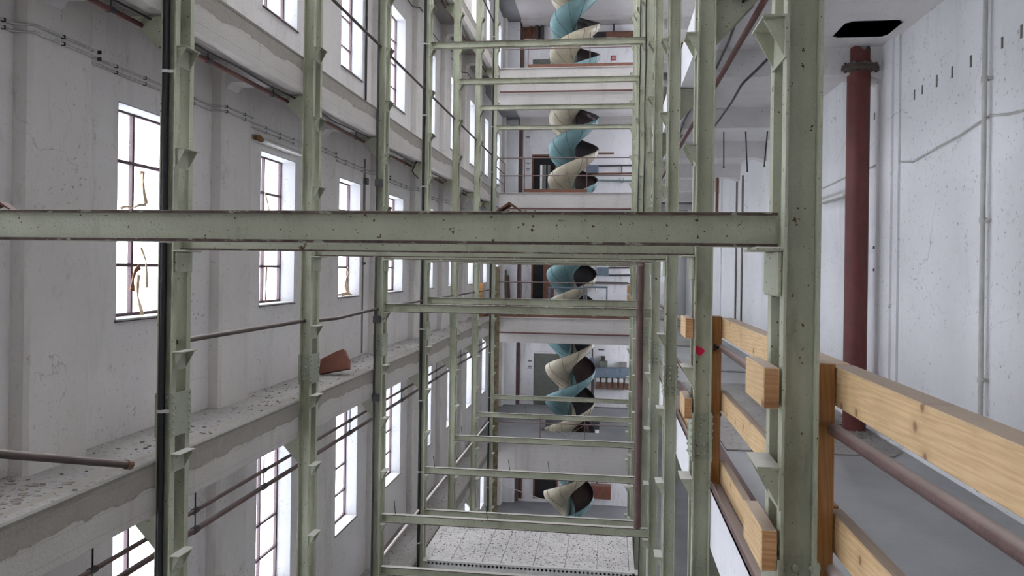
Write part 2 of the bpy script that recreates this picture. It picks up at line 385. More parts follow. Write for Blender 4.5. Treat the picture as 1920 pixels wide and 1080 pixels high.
# ---- walkways at the window side (ledges) and gallery side slabs
BY = [5.1+S*k for k in range(-3, 10)]
def holed(p, x0, x1, y0, y1, z0, z1):
    a, b, c, d = -1.276-1.0, -1.276+1.0, 26.0, 28.0
    if z1 < ZF-1.5*PF: p.box(x0, x1, y0, y1, z0, z1); return
    p.box(x0, a, y0, y1, z0, z1); p.box(b, x1, y0, y1, z0, z1); p.box(a, b, y0, c, z0, z1); p.box(a, b, d, y1, z0, z1)
for n in range(-2, 4):
    z = ZF+n*PF
    p = MB(); p.box(XW+.0, XLO-.004, YB, YG+.2, z-.16, z-.003); struct('floor', p, M['ledge'], 'dusty ledge floor along the window wall')
    p = MB(); p.prism([(XLO, z-.42), (XLO, z-.004), (XLO-.07, z-.004), (XLO-.22, z-.002), (XLO-.22, z-.42)], 'y', YB, YG)
    tn += 1; struct('trim_%d' % tn, p, M['peel'], 'peeling concrete edge beam of the window ledge')
    p = MB(); p.box(XLO-.05, XLO+.002, YB, YG, z-.006, z+.002); p.box(XLO-.001, XLO+.003, YB, YG, z-.022, z+.002)
    tn += 1; struct('trim_%d' % tn, p, M['conduit_d'], 'dusty edge angle of the window ledge')
    p = MB()
    for y in BY:
        if y < YG: p.prism([(XW, z-.42), (XW+.12, z-.5), (XW+.2, z-.40), (XLO-.2, z-.40), (XLO-.2, z-.15), (XW, z-.15)], 'y', y, y+.26)
    tn += 1; struct('trim_%d' % tn, p, M['ceil'], 'whitewashed cross beams under the window ledge')
    # gallery side
    p = MB(); HX0, HX1, HY0, HY1 = 2.13, 2.56, 7.13, 7.54
    if n == 1:
        for a in ((XRO+.1, XWR, YB, HY0), (XRO+.1, HX0, HY0, HY1), (HX1, XWR, HY0, HY1), (XRO+.1, XWR, HY1, YG+.2)): p.box(a[0], a[1], a[2], a[3], z-.17, z-.002)
    else: p.box(XRO+.1, XWR, YB, YG+.2, z-.17, z-.002)
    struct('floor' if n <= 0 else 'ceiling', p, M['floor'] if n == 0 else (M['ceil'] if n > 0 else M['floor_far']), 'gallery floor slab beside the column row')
    p = MB(); p.box(XRO+.004, XRO+.2, YB, YG, z-.42, z-.004)
    tn += 1; struct('trim_%d' % tn, p, M['wall_r'], 'white edge beam of the gallery slab')
    p = MB()
    for y in [5.1+S*k for k in range(-3, 9)]: p.prism([(XRO+.2, z-.45), (XWR-.18, z-.45), (XWR-.0, z-.52), (XWR, z-.17), (XRO+.2, z-.17)], 'y', y, y+.28)
    tn += 1; struct('trim_%d' % tn, p, M['ceil'], 'whitewashed cross beams under the gallery slab')
    # far gallery
    zb = {-1: 1.05}.get(n, .47)
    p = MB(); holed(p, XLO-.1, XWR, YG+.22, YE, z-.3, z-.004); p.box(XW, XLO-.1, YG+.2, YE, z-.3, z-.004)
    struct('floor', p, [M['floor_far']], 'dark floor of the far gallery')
    p = MB(); p.box(XLO, XRO+.1, YG, YG+.22, z-zb, z-.0); p.box(XLO, XRO+.1, YG-.03, YG+.25, z-.005, z+.02)
    for xq in (-2.95, .25): p.box(xq, xq+.02, YG-.012, YG, z-zb, z-.02)
    tn += 1; struct('trim_%d' % tn, p, M['conc'], 'whitewashed edge beam of the far gallery')
    p = MB(); p.box(XLO-.1, XRO+.1, YG+.02, YG+.3, z-(1.18 if n > 0 else .80), z-zb-.001) if n != -1 else None
    p.box(XLO-.1, XWR, YE-.7, YE, z-(.46 if n == 3 else .72), z-.30)
    tn += 1; struct('trim_%d' % tn, p, M['conc'], 'board marked downstand beams of the far gallery')
    p = MB(); holed(p, XLO-.1, XRO+.1, YG+.3, YE, z-.325, z-.301)
    struct('ceiling', p, M['ceil_board'], 'board marked soffit of the far gallery')
# near gallery under the camera, gallery wall, end wall, ground, roof edge
p = MB(); p.box(XLO-.1, XRO+.1, YB, .6, ZF-.3, ZF-.003); struct('floor', p, M['floor'], 'gallery floor the camera stands on')
p = MB(); p.box(XWR, XWR+.3, YB, 27.6, ZBOT, ZTOP); p.box(XWR, XWR+.3, 30.4, YE+.3, ZBOT, ZTOP); z_ = ZBOT
for n in range(-3, 4):
    p.box(XWR, XWR+.3, 27.6, 30.4, z_, ZF+n*PF+.9); z_ = min(ZF+n*PF+3.1, ZTOP)  # leaves the openings for the added daylight windows
struct('wall_right', p, M['wall_r'], 'cool white cracked plaster wall')
p = MB(); p.box(XWR-.022, XWR+.01, 7.50, 8.10, ZBOT, ZTOP); p.box(XWR-.045, XWR+.01, 7.62, 7.98, ZBOT, ZTOP); p.box(XWR-.03, XWR+.01, 13.2, 13.8, ZBOT, ZTOP); p.box(XWR-.03, XWR+.01, 18.8, 19.4, ZBOT, ZTOP)
tn += 1; struct('trim_%d' % tn, p, M['wall_r'], 'shallow plaster pilasters')
p = MB(); p.box(XW-.3, XWR+.3, YE, YE+.3, ZBOT, ZTOP); struct('wall_back', p, M['endwall'], 'mottled end wall')
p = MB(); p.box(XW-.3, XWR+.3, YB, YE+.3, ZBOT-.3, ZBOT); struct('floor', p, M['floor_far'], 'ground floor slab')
p = MB(); p.box(XW-.3, XWR+.3, YB-.3, YB, ZBOT, ZTOP); struct('wall_front', p, M['plaster'], 'wall behind the camera'); p = MB(); p.box(XW-.3, XLO+.2, YB-.3, YE+.3, ZTOP, ZTOP+.3); p.box(XR-.1, XWR+.3, YB-.3, YE+.3, ZTOP, ZTOP+.3); p.box(XLO+.2, XR-.1, YB-.3, 2.5, ZTOP, ZTOP+.3); p.box(XLO+.2, XR-.1, YG, YE+.3, ZTOP, ZTOP+.3); struct('ceiling', p, M['ceil'], 'unseen roof slab with skylight opening added to light the atrium')  # roof out of view; its open strip is added to light the atrium
# white curb at the foot of the gallery wall
p = MB(); p.prism([(XWR-.07, ZF-.002), (XWR+.0, ZF+.07), (XWR+.0, ZF-.002)], 'y', YB, YE)
b = p.build('baseboard_right', M['wall_r']); b['kind'] = 'structure'
p = MB(); p.box(2.30, 2.62, 27.1, 27.4, ZBOT, ZTOP); p.box(2.62, XWR, 27.15, 27.35, ZBOT, ZTOP)
tn += 1; struct('trim_%d' % tn, p, M['wall_r'], 'white pillar at the far end of the gallery')
# column of slots in the gallery wall
p = MB()
for px, py, hh in ((1640, 218, .07), (1649, 214, .07), (1658, 211, .07), (1686, 194, .08), (1715, 178, .09), (1730, 168, .08), (1757, 152, .10), (1786, 135, .09), (1821, 115, .09), (1880, 80, .08), (1916, 59, .09), (1650, 274, .06)):
    c = at(px, py, X=XWR); p.box(XWR-.006, XWR+.01, c.y-.010, c.y+.010, c.z-hh/2, c.z+hh/2)
tn += 1; struct('trim_%d' % tn, p, M['conduit_d'], 'row of dark slots in the gallery wall')
# dark shaft above the hatch
p = MB(); z = ZF+PF; p.box(HX0-.04, HX0, HY0, HY1, z-.17, z+.3); p.box(HX1, HX1+.03, HY0, HY1, z-.17, z+.3); p.box(HX0, HX1, HY0-.04, HY0, z-.17, z+.3); p.box(HX0, HX1, HY1, HY1+.04, z-.17, z+.3); p.box(HX0, HX1, HY0, HY1, z+.3, z+.33)
tn += 1; struct('trim_%d' % tn, p, M['conduit_d'], 'dark lining of the ceiling hatch')
# kerb strip on the gallery floor edge
p = MB(); p.box(XRO+.0, XRO+.17, YB, YG, ZF-.002, ZF+.02); p.box(XRO+.0, XRO+.016, YB, YG, ZF+.0, ZF+.06)
tn += 1; struct('trim_%d' % tn, p, M['rust_pipe'], 'dusty brown steel edge channel')
p = MB(); p.box(XRO+.19, XRO+.28, YB, 11, ZF-.002, ZF+.012)
tn += 1; struct('trim_%d' % tn, p, M['redline'], 'faded red floor edge strip')

# ================================================================== STEEL COLUMNS
zc0, zc1 = ZBOT, ZTOP-.4
def channel_mb(front):
    """UNP channel, web across x, flanges pointing away from the column's middle; local x 0..WC, y local"""
    m = MB(); tw, tf, fl = .008, .010, .062
    if front: m.box(.0, tf, 0, fl, zc0, zc1); m.box(WC-tf, WC, 0, fl, zc0, zc1); m.box(tf, WC-tf, fl-tw, fl, zc0, zc1)
    else:
        m.box(0, tf, DC-fl, DC, zc0, zc1); m.box(WC-tf, WC, DC-fl, DC, zc0, zc1); m.box(tf, WC-tf, DC-fl, DC-fl+tw, zc0, zc1)
    return m
me_front = channel_mb(True).mesh('front_channel', M['green']); me_back = channel_mb(False).mesh('rear_channel', M['green'])
def bracket_mb(side, y0=0., y1=.225):
    """seat with two triangular gussets; side +1 sticks out to +x (from x=0)"""
    m = MB(); p = .075*side; h = .145; t = .008
    m.box(0, p*1.12, y0, y1, -t, 0)
    m.box(0, .006*side, y0, y1, -h-.01, -t)
    for y in (y0+.018, y1-.03): m.prism([(0, -t), (p, -t), (p, -t-.012), (.006*side, -h)], 'y', y, y+.007)
    return m
def seat_mb(side):
    m = MB(); p = .10*side; m.bbox(0 if side > 0 else p, p if side > 0 else 0, .0, .25, -.014, 0, .003)
    m.bbox(0 if side > 0 else -.022, .022 if side > 0 else 0, .02, .25, -.18, -.014, .006)
    return m
me_br = {s: bracket_mb(s).mesh('bracket', M['green']) for s in (1, -1)}
me_seat = {s: seat_mb(s).mesh('bracket', M['green']) for s in (1, -1)}
def splice_mb(side):
    m = MB(); h = .35; xa = 0 if side > 0 else WC
    # outer plates on both flange faces
    for fx, d in ((WC, 1), (0, -1)):
        m.box(fx, fx+.009*d, -.006, DC+.006, -h, 0)
        for y in (.022, DC-.022):
            for i in range(7): m.rivet((fx+.009*d, y, -.025-i*.05), (d, 0, 0), .013, .011)
    m.box(.013, WC-.013, .046, .054, -h, 0)
    for i, z in enumerate((-.04, -.10, -.16)): m.rivet((WC/2, .046, z), (0, -1, 0), .016, .014, 10)
    for z in (-.24, -.30):
        for x in (.038, WC-.038): m.rivet((x, .046, z), (0, -1, 0), .016, .014, 10)
    for x in (.011, WC-.011):
        for i in range(6): m.rivet((x, .03, -.03-i*.055), (1 if x < .05 else -1, 0, 0), .010, .010)
    return m
me_spl = splice_mb(1).mesh('splice_plate', M['green_rust'])
def gusset_mb(side):
    """green triangular plate carrying the slab edge, on the outer face; side = direction away from the atrium"""
    m = MB()
    for y in (.07, .19): m.prism([(0, 0), (.30*side, 0), (.30*side, -.02), (.0, -.34)], 'y', y, y+.01)
    m.box(0, .30*side, .05, .22, -.008, .0)
    return m
me_gus = {s: gusset_mb(s).mesh('slab_bracket', M['green']) for s in (1, -1)}
def vis_z(y, x=0, top=0, bot=1080, pad=.5):
    d = y*cos(TH)-x*sin(TH); return (-(1080-490)/FPX*d-pad, 515/FPX*d+pad)
columns = {}
for side, X in (('window', XLO), ('gallery', XR)):
    for j in range(0, 8):
        nm = 'steel_column'; c = empty(nm, (X, YJ(j), 0))
        idx = ORD[j if side == 'gallery' else j]
        where = {'window': 'in the row beside the window ledge', 'gallery': 'in the row beside the wooden railing and gallery floor'}[side]
        extra = ''
        if side == 'gallery' and j == 1: extra = ', magenta paint blot on its web'
        if side == 'window' and j in (1, 4, 7): extra = ', black downpipe in its channel'
        tag(c, 'sage green riveted steel column, %s %s%s' % (idx, where, extra), 'column', 'steel columns of the rack')
        columns[side, j] = c
        link('front_channel', me_front, c); link('rear_channel', me_back, c)
        link('splice_plate', me_spl, c, (0, 0, ZF+.55))
        s = 1 if side == 'window' else -1; fx = WC if s > 0 else 0
        lo, hi = vis_z(YJ(j), X)
        for k in range(-13, 10):
            zz = ZB+k*DK - (.022 if (j == 0 and k == 0) else 0)
            if lo < zz < hi: link('bracket', me_seat[s] if k == 0 else me_br[s], c, (fx, 0, zz-.001))
        for n in range(-2, 4):
            zz = ZF+n*PF-.43
            if lo-.5 < zz < hi: link('slab_bracket', me_gus[-s], c, (WC-fx, 0, zz))
# magenta blot
c = columns['gallery', 1]; m = MB(); yy = .062-.0095
pts = []
for k in range(18):
    a = 2*pi*k/18; r = .032*(1+.16*sin(3*a+.6)+.08*sin(7*a)); pts.append((.044+r*cos(a)*1.0, r*sin(a)*1.0-.25*r*cos(a)))
m.prism(pts, 'y', yy-.001, yy+.004); pm = m.build('paint_mark', M['pink'], c, (0, 0, -.585)); pm['label'] = 'magenta spray paint blot'

# ================================================================== CROSS BEAMS
def ibeam_mb(L, h=HB, b=.078, tf=.012, tw=.007):
    m = MB(); m.box(0, L, -b/2, b/2, h-tf, h); m.box(0, L, -b/2, b/2, 0, tf); m.box(0, L, -tw/2, tw/2, tf, h-tf)
    m.box(.0, .006, -b/2+.004, b/2-.004, tf, h-tf); m.cur = 1
    for y in (-b/2, b/2): m.box(0, L, y-.0012, y+.0012, .001, tf+.0005); m.box(0, L, y-.0012, y+.0012, h-tf-.0005, h-.002)
    return m
LB = XR-XL
me_beam = ibeam_mb(LB-.004).mesh('steel_beam', [M['green'], M['edge']])
me_beam2 = ibeam_mb(LB-.004, HB-.005).mesh('steel_beam', M['green'])
BE = {0: 'level with the camera', 5: 'at the upper beam level', -1: 'just below camera level', -5: 'at the lower beam level', -6: 'at the lowest beam level'}
for j, k in [(j, 0) for j in range(8)]+[(j, 5) for j in range(4, 8)]+[(3, -1), (4, -1), (3, -5), (4, -5), (5, -5), (6, -5), (7, -5), (3, -6), (4, -6)]:
    z = ZB+k*DK - (.022 if j == 0 else 0)
    b = link('steel_beam', me_beam, None, (XL+.002, YM(j), z+.0005))
    tag(b, 'green steel cross beam %s, bridging the %s pair of columns%s' % (BE[k], ORD[j], ', rust scrap on top' if j == 0 else ''), 'beam', 'cross beams of the rack')

# ================================================================== PIPES ON THE COLUMNS
def pipe(name, path, r, mat, label, cat, n=12, group=None):
    p0 = Vector(path[0]); m = MB(); m.tube(path, r, n); o = m.build(name, mat, None, off=p0); return tag(o, label, cat, group)
for j, lab in ((1, 'first black'), (4, 'second black'), (7, 'third black')):
    x, y = XLO+.032, YJ(j)+.018; lo, hi = vis_z(y, x, pad=1.2)
    e = empty('downpipe', (x, y, lo)); tag(e, '%s downpipe from the front, clamped to a window side column' % lab, 'pipe', 'black downpipes')
    m = MB(); m.tube([(0, 0, 0), (0, 0, hi-lo)], .028, 14); m.build('pipe', M['black'], e)
    z = -1.19
    for i in range(-8, 9):
        zz = .18+i*1.36
        if lo < zz < hi:
            m = MB(); m.tube([(0, 0, zz-lo-.012), (0, 0, zz-lo+.012)], .036, 14); m.box(.03, .075, -.012, .004, zz-lo-.012, zz-lo+.012); m.build('clamp', M['conduit'], e)
# thin dark conduit on third window column, with two junction boxes
x, y = XLO+.02, YJ(3)-.015; lo, hi = vis_z(y, x, pad=.8)
e = empty('conduit', (x, y, lo)); tag(e, 'thin dark conduit with junction boxes on the fourth window side column', 'conduit')
m = MB(); m.tube([(0, 0, 0), (0, 0, hi-lo)], .016, 8); m.build('tube', M['dark'], e)
for zz in (1.29, -.80, .35, -2.0): m = MB(); m.bbox(-.02, .10, -.05, -.01, zz-lo-.06, zz-lo+.05, .006); m.build('junction_box', M['dark'], e)
# slim cables on the gallery columns
for j, lab in ((4, 'fifth'), (5, 'sixth')):
    x, y = XR-.015, YJ(j)-.012; lo, hi = vis_z(y, x, pad=.5)
    pipe('cable', [(x, y, lo+i*(hi-lo)/14) if i % 2 else (x+.012, y, lo+i*(hi-lo)/14) for i in range(15)], .012, M['black'], 'black cable running up the %s gallery side column' % lab, 'cable', 8)
# broken brown standpipe in the atrium
yp = YJ(3)-.16; xp = at(1200, 700, Y=yp).x
m = MB(); zt = at(1200, 492, Y=yp).z; zb = ZB-5*DK+HB+.001
n = 20; rr = .052
prof = [(rr, 0), (rr, zt-zb-.02)]
m.lathe((0, 0, 0), [(rr, 0), (rr, zt-zb-.06)], n); m.lathe((0, 0, zt-zb-.06), [(rr+.006, 0), (rr+.006, .02), (rr, .022), (rr*.98, .055)], n)
sp = m.build('standpipe', M['rust_pipe'], None, (xp, YM(3)-.04+.04, zb)); tag(sp, 'brown cut off steel pipe standing on a low cross beam', 'pipe')

# ================================================================== HANDRAILS
XH = XLO+.03
def rail_seg(name, pts, r, mat, label, group, cat='handrail'): return pipe(name, pts, r, mat, label, cat, 12, group)
zh = ZF+.945
rail_seg('handrail', [(XH, YJ(1)+.1, zh), (XH, YJ(2)+.1, zh-.005)], .024, M['dark_rust'], 'straight brown handrail pipe of the ledge between the second and third window side columns', 'ledge handrails')
rail_seg('handrail', [(XH, YJ(2)+.1, zh-.02), (XH, 9.55, zh-.045), (XH, 9.75, zh-.04), (XH, YJ(3)+.1, zh-.005)], .024, M['dark_rust'], 'bent brown handrail pipe of the ledge between the third and fourth window side columns', 'ledge handrails')
for j in range(3, 7):
    rail_seg('handrail', [(XH, YJ(j)+.1, zh), (XH, YJ(j+1)+.1, zh)], .022, M['dark_rust'], 'brown handrail pipe of the ledge in the bay behind the %s window side column' % ORD[j], 'ledge handrails')
for j in range(1, 7):
    rail_seg('handrail', [(XH, YJ(j)+.1, ZF+PF+.97), (XH, YJ(j+1)+.1, ZF+PF+.97)], .022, M['dark_rust'], 'dark handrail pipe of the upper ledge behind the %s window side column' % ORD[j], 'upper ledge handrails')
    if j > 2: rail_seg('handrail', [(XH, YJ(j)+.1, ZF-PF+.97), (XH, YJ(j+1)+.1, ZF-PF+.97)], .022, M['white_pipe'], 'pale handrail pipe of the lower ledge behind the %s window side column' % ORD[j], 'lower ledge handrails')
    if j > 3: rail_seg('handrail', [(XH, YJ(j)+.1, ZF+2*PF+.97), (XH, YJ(j+1)+.1, ZF+2*PF+.97)], .022, M['dark_rust'], 'dark handrail pipe of the topmost ledge in view behind the %s window side column' % ORD[j], 'topmost ledge handrails')
# broken sagging piece
a = at(-60, 846, X=-3.40); b = at(238, 871, X=-3.30)
e = empty('handrail', a); tag(e, 'broken handrail pipe sagging over the dusty ledge, flanged end', 'handrail', 'ledge handrails')
m = MB(); m.tube([Vector((XL-.05, YJ(0)+.15, a.z+.02))-a, (0, 0, 0), b-a], .026, 14); m.build('pipe', M['dark_rust'], e)
m = MB(); d = (b-a).normalized(); m.tube([b-a-d*.012, b-a+d*.035], .034, 14); m.build('end_collar', M['rust'], e)
# gallery side pipe rails
XP = XRO+.075
rail_seg('handrail', [(XP, .35, -.525), (XP, YJ(0)+.12, -.575)], .0225, M['rust_pipe'], 'brown pipe handrail in front of the first gallery side column, under the wooden rail', 'gallery pipe rails')
rail_seg('handrail', [(XP, .8, -1.06), (XP, YJ(0)+.12, -1.09)], .0225, M['white_pipe'], 'pale pipe mid rail beside the first gallery side column', 'gallery pipe rails')
for j in range(0, 7):
    rail_seg('handrail', [(XP, YJ(j)+.16, -.56), (XP, YJ(j+1)+.12, -.56)], .024, M['rust_pipe'], 'brown pipe top rail of the gallery behind the %s gallery side column' % ORD[j], 'gallery pipe rails')
    if j: rail_seg('handrail', [(XP, YJ(j)+.16, -1.07), (XP, YJ(j+1)+.12, -1.07)], .022, M['redline'], 'reddish pipe mid rail of the gallery behind the %s gallery side column' % ORD[j], 'gallery pipe rails')

# ================================================================== WOODEN RAILING
def board(name, x0, x1, y0, y1, z0, z1, mats, label, group, cat='board', ends=False, b=.004):
    m = MB(); m.bbox(0, x1-x0, 0, y1-y0, 0, z1-z0, b)
    if ends:
        for i, f in enumerate(m.f):
            ys = [m.v[q][1] for q in f]
            if max(ys) < 1e-6: m.m[i] = 1
    o = m.build(name, mats, None, (x0, y0, z0)); return tag(o, label, cat, group)
XB = XRO+.082
zt = -.345
board('wooden_rail', XB, XB+.085, .25, YJ(0)+.16, zt-.145, zt, [M['wood'], M['wood_end']], 'knotty spruce top rail running from the first gallery side column toward the camera', 'wooden railing boards', ends=True)
board('wooden_rail', XB, XB+.05, .6, YJ(0)+.16, zt-.685, zt-.54, [M['wood'], M['wood_end']], 'spruce middle rail below the knotty top rail, camera side of the first gallery column', 'wooden railing boards', ends=True)
board('wooden_rail', XB, XB+.05, .6, YJ(0)+.16, ZF+.03, ZF+.17, [M['wood'], M['wood_end']], 'spruce toe board at the first gallery side column', 'wooden railing boards', ends=True)
board('wooden_rail', XB, XB+.085, YJ(0)+.2, YJ(1)+.16, zt-.145, zt, [M['wood'], M['wood_end']], 'spruce top rail between the first and second gallery side columns', 'wooden railing boards', ends=True)
board('wooden_rail', XB, XB+.05, YJ(0)+.2, YJ(1)+.16, zt-.685, zt-.54, [M['wood'], M['wood_end']], 'spruce middle rail between the first and second gallery side columns', 'wooden railing boards', ends=True)
board('wooden_rail', XB, XB+.05, YJ(0)+.2, YJ(1)+.16, ZF+.03, ZF+.19, [M['wood'], M['wood_end']], 'spruce toe board between the first and second gallery side columns', 'wooden railing boards', ends=True)
board('toe_board', XB-.04, XB, YJ(1)+.3, YJ(2)+.16, ZF+.02, ZF+.2, [M['wood']], 'weathered toe board behind the second gallery side column', 'wooden railing boards')
for j in (0, 1):
    y = YJ(j)+.085
    board('railing_post', XRO+.012, XRO+.08, y, y+.1, ZF+.02, zt+.012, [M['wood_post']], 'orange timber railing post bolted to the %s gallery side column' % ORD[j], 'railing posts', 'post')
    for zz, w_ in ((zt-.0, 'upper'), (zt-.585, 'lower')):
        board('timber_block', XR-.066, XR-.009, YJ(j)+.005, YJ(j)+.36, zz-.148, zz, [M['wood'], M['wood_end']], '%s short timber block clamped on the atrium face of the %s gallery side column' % (w_, ORD[j]), 'clamping blocks', 'timber block', ends=True)
# bolts of posts
m = MB()
for j in (0, 1):
    for z in (zt-.07, zt-.36, zt-.62): m.rivet((XRO+.046, YJ(j)+.085, z), (0, -1, 0), .009, .005)

a = at(1339, 908, X=XRO+.02); b = at(1349, 982, X=XRO+.05)
m = MB(); m.bbox(-.012, .012, -.035, .035, 0, (a-b).length, .003); o = m.build('lath', M['rust_pipe'], None, b); o.rotation_euler = Vector((0, 0, 1)).rotation_difference((a-b).normalized()).to_euler(); tag(o, 'weathered brown lath leaning at the foot of the second gallery side column', 'lath')
m = MB(); m.tube([(0, 0, 0), (.05, 0, 0)], .010, 8); m.bbox(.0, .02, -.02, .02, -.025, .025, .004); tag(m.build('rail_clamp', M['black'], None, (XRO+.012, YJ(1)+.03, -.555)), 'black clamp bolt on the second gallery side column at handrail height', 'clamp')
# ================================================================== GALLERY SIDE DETAILS
# red standpipe
c = at(1601, 808, Z=ZF); rx, ry = c.x, c.y
e = empty('standpipe', (rx, ry, ZF)); tag(e, 'red oxide standpipe with flange, standing on the gallery floor under the ceiling hatch', 'pipe')
top = min(at(1612, 72, Y=ry).z, ZF+PF-.185)-ZF; fz = at(1612, 128, Y=ry).z-ZF
rr = .5*38/FPX*ry*1.02
m = MB(); m.lathe((0, 0, 0), [(rr, 0), (rr, fz-.03)], 28); m.lathe((0, 0, fz-.03), [(rr*.97, 0), (rr*.97, top-fz-.01)], 28)
# notched rim
nn = 28; V = []; Fc = []
for k in range(nn):
    a = 2*pi*k/nn; h = .045*(1-.9*max(0, 1-abs(((a-4.9+pi) % (2*pi))-pi)/.35))+.008*sin(5*a); V += [(rr*.97*cos(a), rr*.97*sin(a), top-.04), (rr*.97*cos(a), rr*.97*sin(a), top-.04+h)]
m.add(V, [(2*k, 2*((k+1) % nn), 2*((k+1) % nn)+1, 2*k+1) for k in range(nn)], True)
m.build('pipe', M['red_pipe'], e)
m = MB(); m.lathe((0, 0, fz-.03), [(rr*1.02, -.02), (rr*1.25, -.012), (rr*1.72, -.008), (rr*1.72, .022), (rr*1.68, .026), (rr*1.68, .045), (rr*1.1, .05)], 28)
for k in range(8): a = pi/8+2*pi*k/8; m.lathe((rr*1.45*cos(a), rr*1.45*sin(a), fz-.06), [(.013, 0), (.013, .10)], 6)
m.build('flange', M['dark_rust'], e)
m = MB()
for k in range(26):
    a = random.uniform(2.4, 6.2); r0 = rr*random.uniform(1.0, 1.5); s_ = random.uniform(.008, .02); z_ = fz+.018
    m.bbox(r0*cos(a)-s_, r0*cos(a)+s_, r0*sin(a)-s_, r0*sin(a)+s_, z_, z_+s_*1.4, s_*.3)
q = m.build('rubble', M['crumb'], e); q['kind'] = 'stuff'
# steel floor sheet and crumbs round its foot
a = at(1540, 858, Z=ZF+.012); 
m = MB(); m.prism([(1.05, 6.86), (2.46, 6.86), (2.60, 7.05), (2.58, 10.9), (1.05, 10.9)], 'z', ZF-.001, ZF+.012)
tag(m.build('floor_sheet', M['ledge']), 'dusty checker sheet on the gallery floor around the red standpipe', 'floor plate')
m = MB()
for k in range(420):
    r0 = abs(random.gauss(0, .33)); a = random.uniform(0, 2*pi); s_ = random.uniform(.004, .013); x_, y_ = rx+r0*cos(a)*.7, ry+r0*sin(a)
    if abs(x_) > XWR-.03 or (x_-rx)**2+(y_-ry)**2 < rr*rr: continue
    if x_ > XWR-.1: continue
    m.bbox(x_-s_, x_+s_, y_-s_, y_+s_, ZF+.011, ZF+.012+s_, s_*.3)
tag(m.build('crumbs', M['crumb']), 'brown crumbs heaped around the foot of the red standpipe', 'rubble', kind='stuff')
# floor covers further along the gallery
def cover(px, py, w_, l_, label, ribs=0):
    c = at(px, py, Z=ZF); e = empty('floor_cover', (c.x, c.y, ZF)); tag(e, label, 'floor cover', 'covers in the gallery floor')
    m = MB(); m.bbox(-w_/2, w_/2, -l_/2, l_/2, -.001, .012, .003); m.build('plate', M['floor_far'], e)
    if ribs:
        m = MB()
        for i in range(ribs):
            y = -l_/2+.05+(l_-.1)*i/(ribs-1); m.box(-w_/2+.04, w_/2-.04, y-.012, y+.012, .012, .022)
        m.build('ribs', M['conduit'], e)
cover(1290, 645, .85, 1.1, 'ribbed floor cover with pale bars, seen behind the second gallery side column', 9)
cover(1385, 697, 1.0, .18, 'long embossed strip cover on the gallery floor behind the brown pipe rail', 3)
cover(1262, 598, 1.2, .5, 'dark cover at the far end of the gallery floor', 5)
cover(1300, 612, 1.1, .35, 'narrow cover near the far end of the gallery floor', 4)
# surface cable, vertical conduit, lamp on the gallery wall
pts = [at(x, y, X=XWR-.012) for x, y in ((1500, 372), (1540, 355), (1590, 330), (1608, 325), (1622, 319), (1645, 308), (1665, 302), (1690, 304), (1712, 303), (1735, 290), (1760, 275), (1800, 254), (1832, 232), (1855, 217), (1890, 214), (1925, 206), (2000, 190))]
pipe('cable', pts, .0095, M['conduit'], 'wavy grey cable sagging across the cool white gallery wall', 'cable', 8)
c = at(1855, 400, X=XWR); e = empty('conduit', (XWR-.044, c.y, ZF)); tag(e, 'vertical grey conduit pipe on the white gallery wall', 'conduit')
m = MB(); m.tube([(0, 0, .02), (0, 0, PF-.2)], .017, 12); m.build('tube', M['conduit'], e)
for zz in (.83, 1.98, 3.0): m = MB(); m.tube([(0, 0, zz-.02), (0, 0, zz+.02)], .023, 12); m.box(0, .043, -.035, .035, zz-.01, zz+.01); m.build('clip', M['conduit'], e)
for px, lab in ((1382, 'first'), (1393, 'second')):
    c = at(px, 450, X=XWR); pipe('conduit', [(XWR-.02, c.y, ZF+.02), (XWR-.02, c.y, ZF+PF-.46)], .02, M['conduit_d'], '%s of two thin vertical conduits on the gallery wall beyond the red standpipe' % lab, 'conduit', 8)
a = at(1535, 383, X=XWR-.09); b = at(1592, 353, X=XWR-.09); L = a.y-b.y; e = empty('lamp', (XWR, b.y, (a.z+b.z)/2)); tag(e, 'old fluorescent batten lamp on the gallery wall behind the red standpipe', 'lamp')
m = MB(); m.bbox(-.11, -.002, 0, L, -.03, .03, .006); m.build('housing', M['conduit'], e)
m = MB(); m.tube([(-.14, .04, -.03), (-.14, L-.04, -.03)], .013, 10); m.build('tube', M['white'], e)
for (px, py) in ((1641, 464), (1641, 506)):
    c = at(px, py, X=XWR); m = MB(); m.bbox(-.018, 0, -.02, .02, -.015, .015, .003); tag(m.build('wall_socket', M['dark'], None, (XWR, c.y, c.z)), 'small dark %s wall fitting beside the red standpipe' % ('upper' if py < 480 else 'lower'), 'fitting', 'wall fittings')
# ceiling cable, rods, red pipe
zc = ZF+PF-.47
pts = [at(1446, 104, Z=zc), at(1420, 130, Z=zc), at(1397, 152, Z=zc-.01), at(1390, 160, Z=zc-.02), at(1372, 192, Z=zc-.01), at(1345, 230, Z=zc), at(1320, 262, Z=zc)]
pipe('cable', pts, .014, M['cable'], 'dark blue cable hanging kinked under the gallery ceiling', 'cable', 8)
ztop = ZF+PF-.17
for i, (x0, y0, x1, y1) in enumerate(((1357, 238, 1357, 315), (1397, 240, 1401, 322), (1441, 236, 1433, 313))):
    y = 11.6; a = at(x0, y0, Y=y); b = at(x1, y1, Y=y); a.z = ztop
    pipe('hanger_rod', [a, b-Vector((0, 0, -.03)), b], [.010, .010, .016], M['dark'], 'thin ceiling hanger rod, %s of three from the atrium side' % ORD[i], 'rod', 8, 'ceiling hanger rods')
c = at(1403, 240, Y=11.75); m = MB(); m.lathe((0, 0, 0), [(.10, 0), (.11, .012), (.02, .03)], 16); tag(m.build('ceiling_rose', M['dark'], None, (c.x, c.y, ztop-.031)), 'dark round cap under the gallery ceiling by the hanger rods', 'fitting')
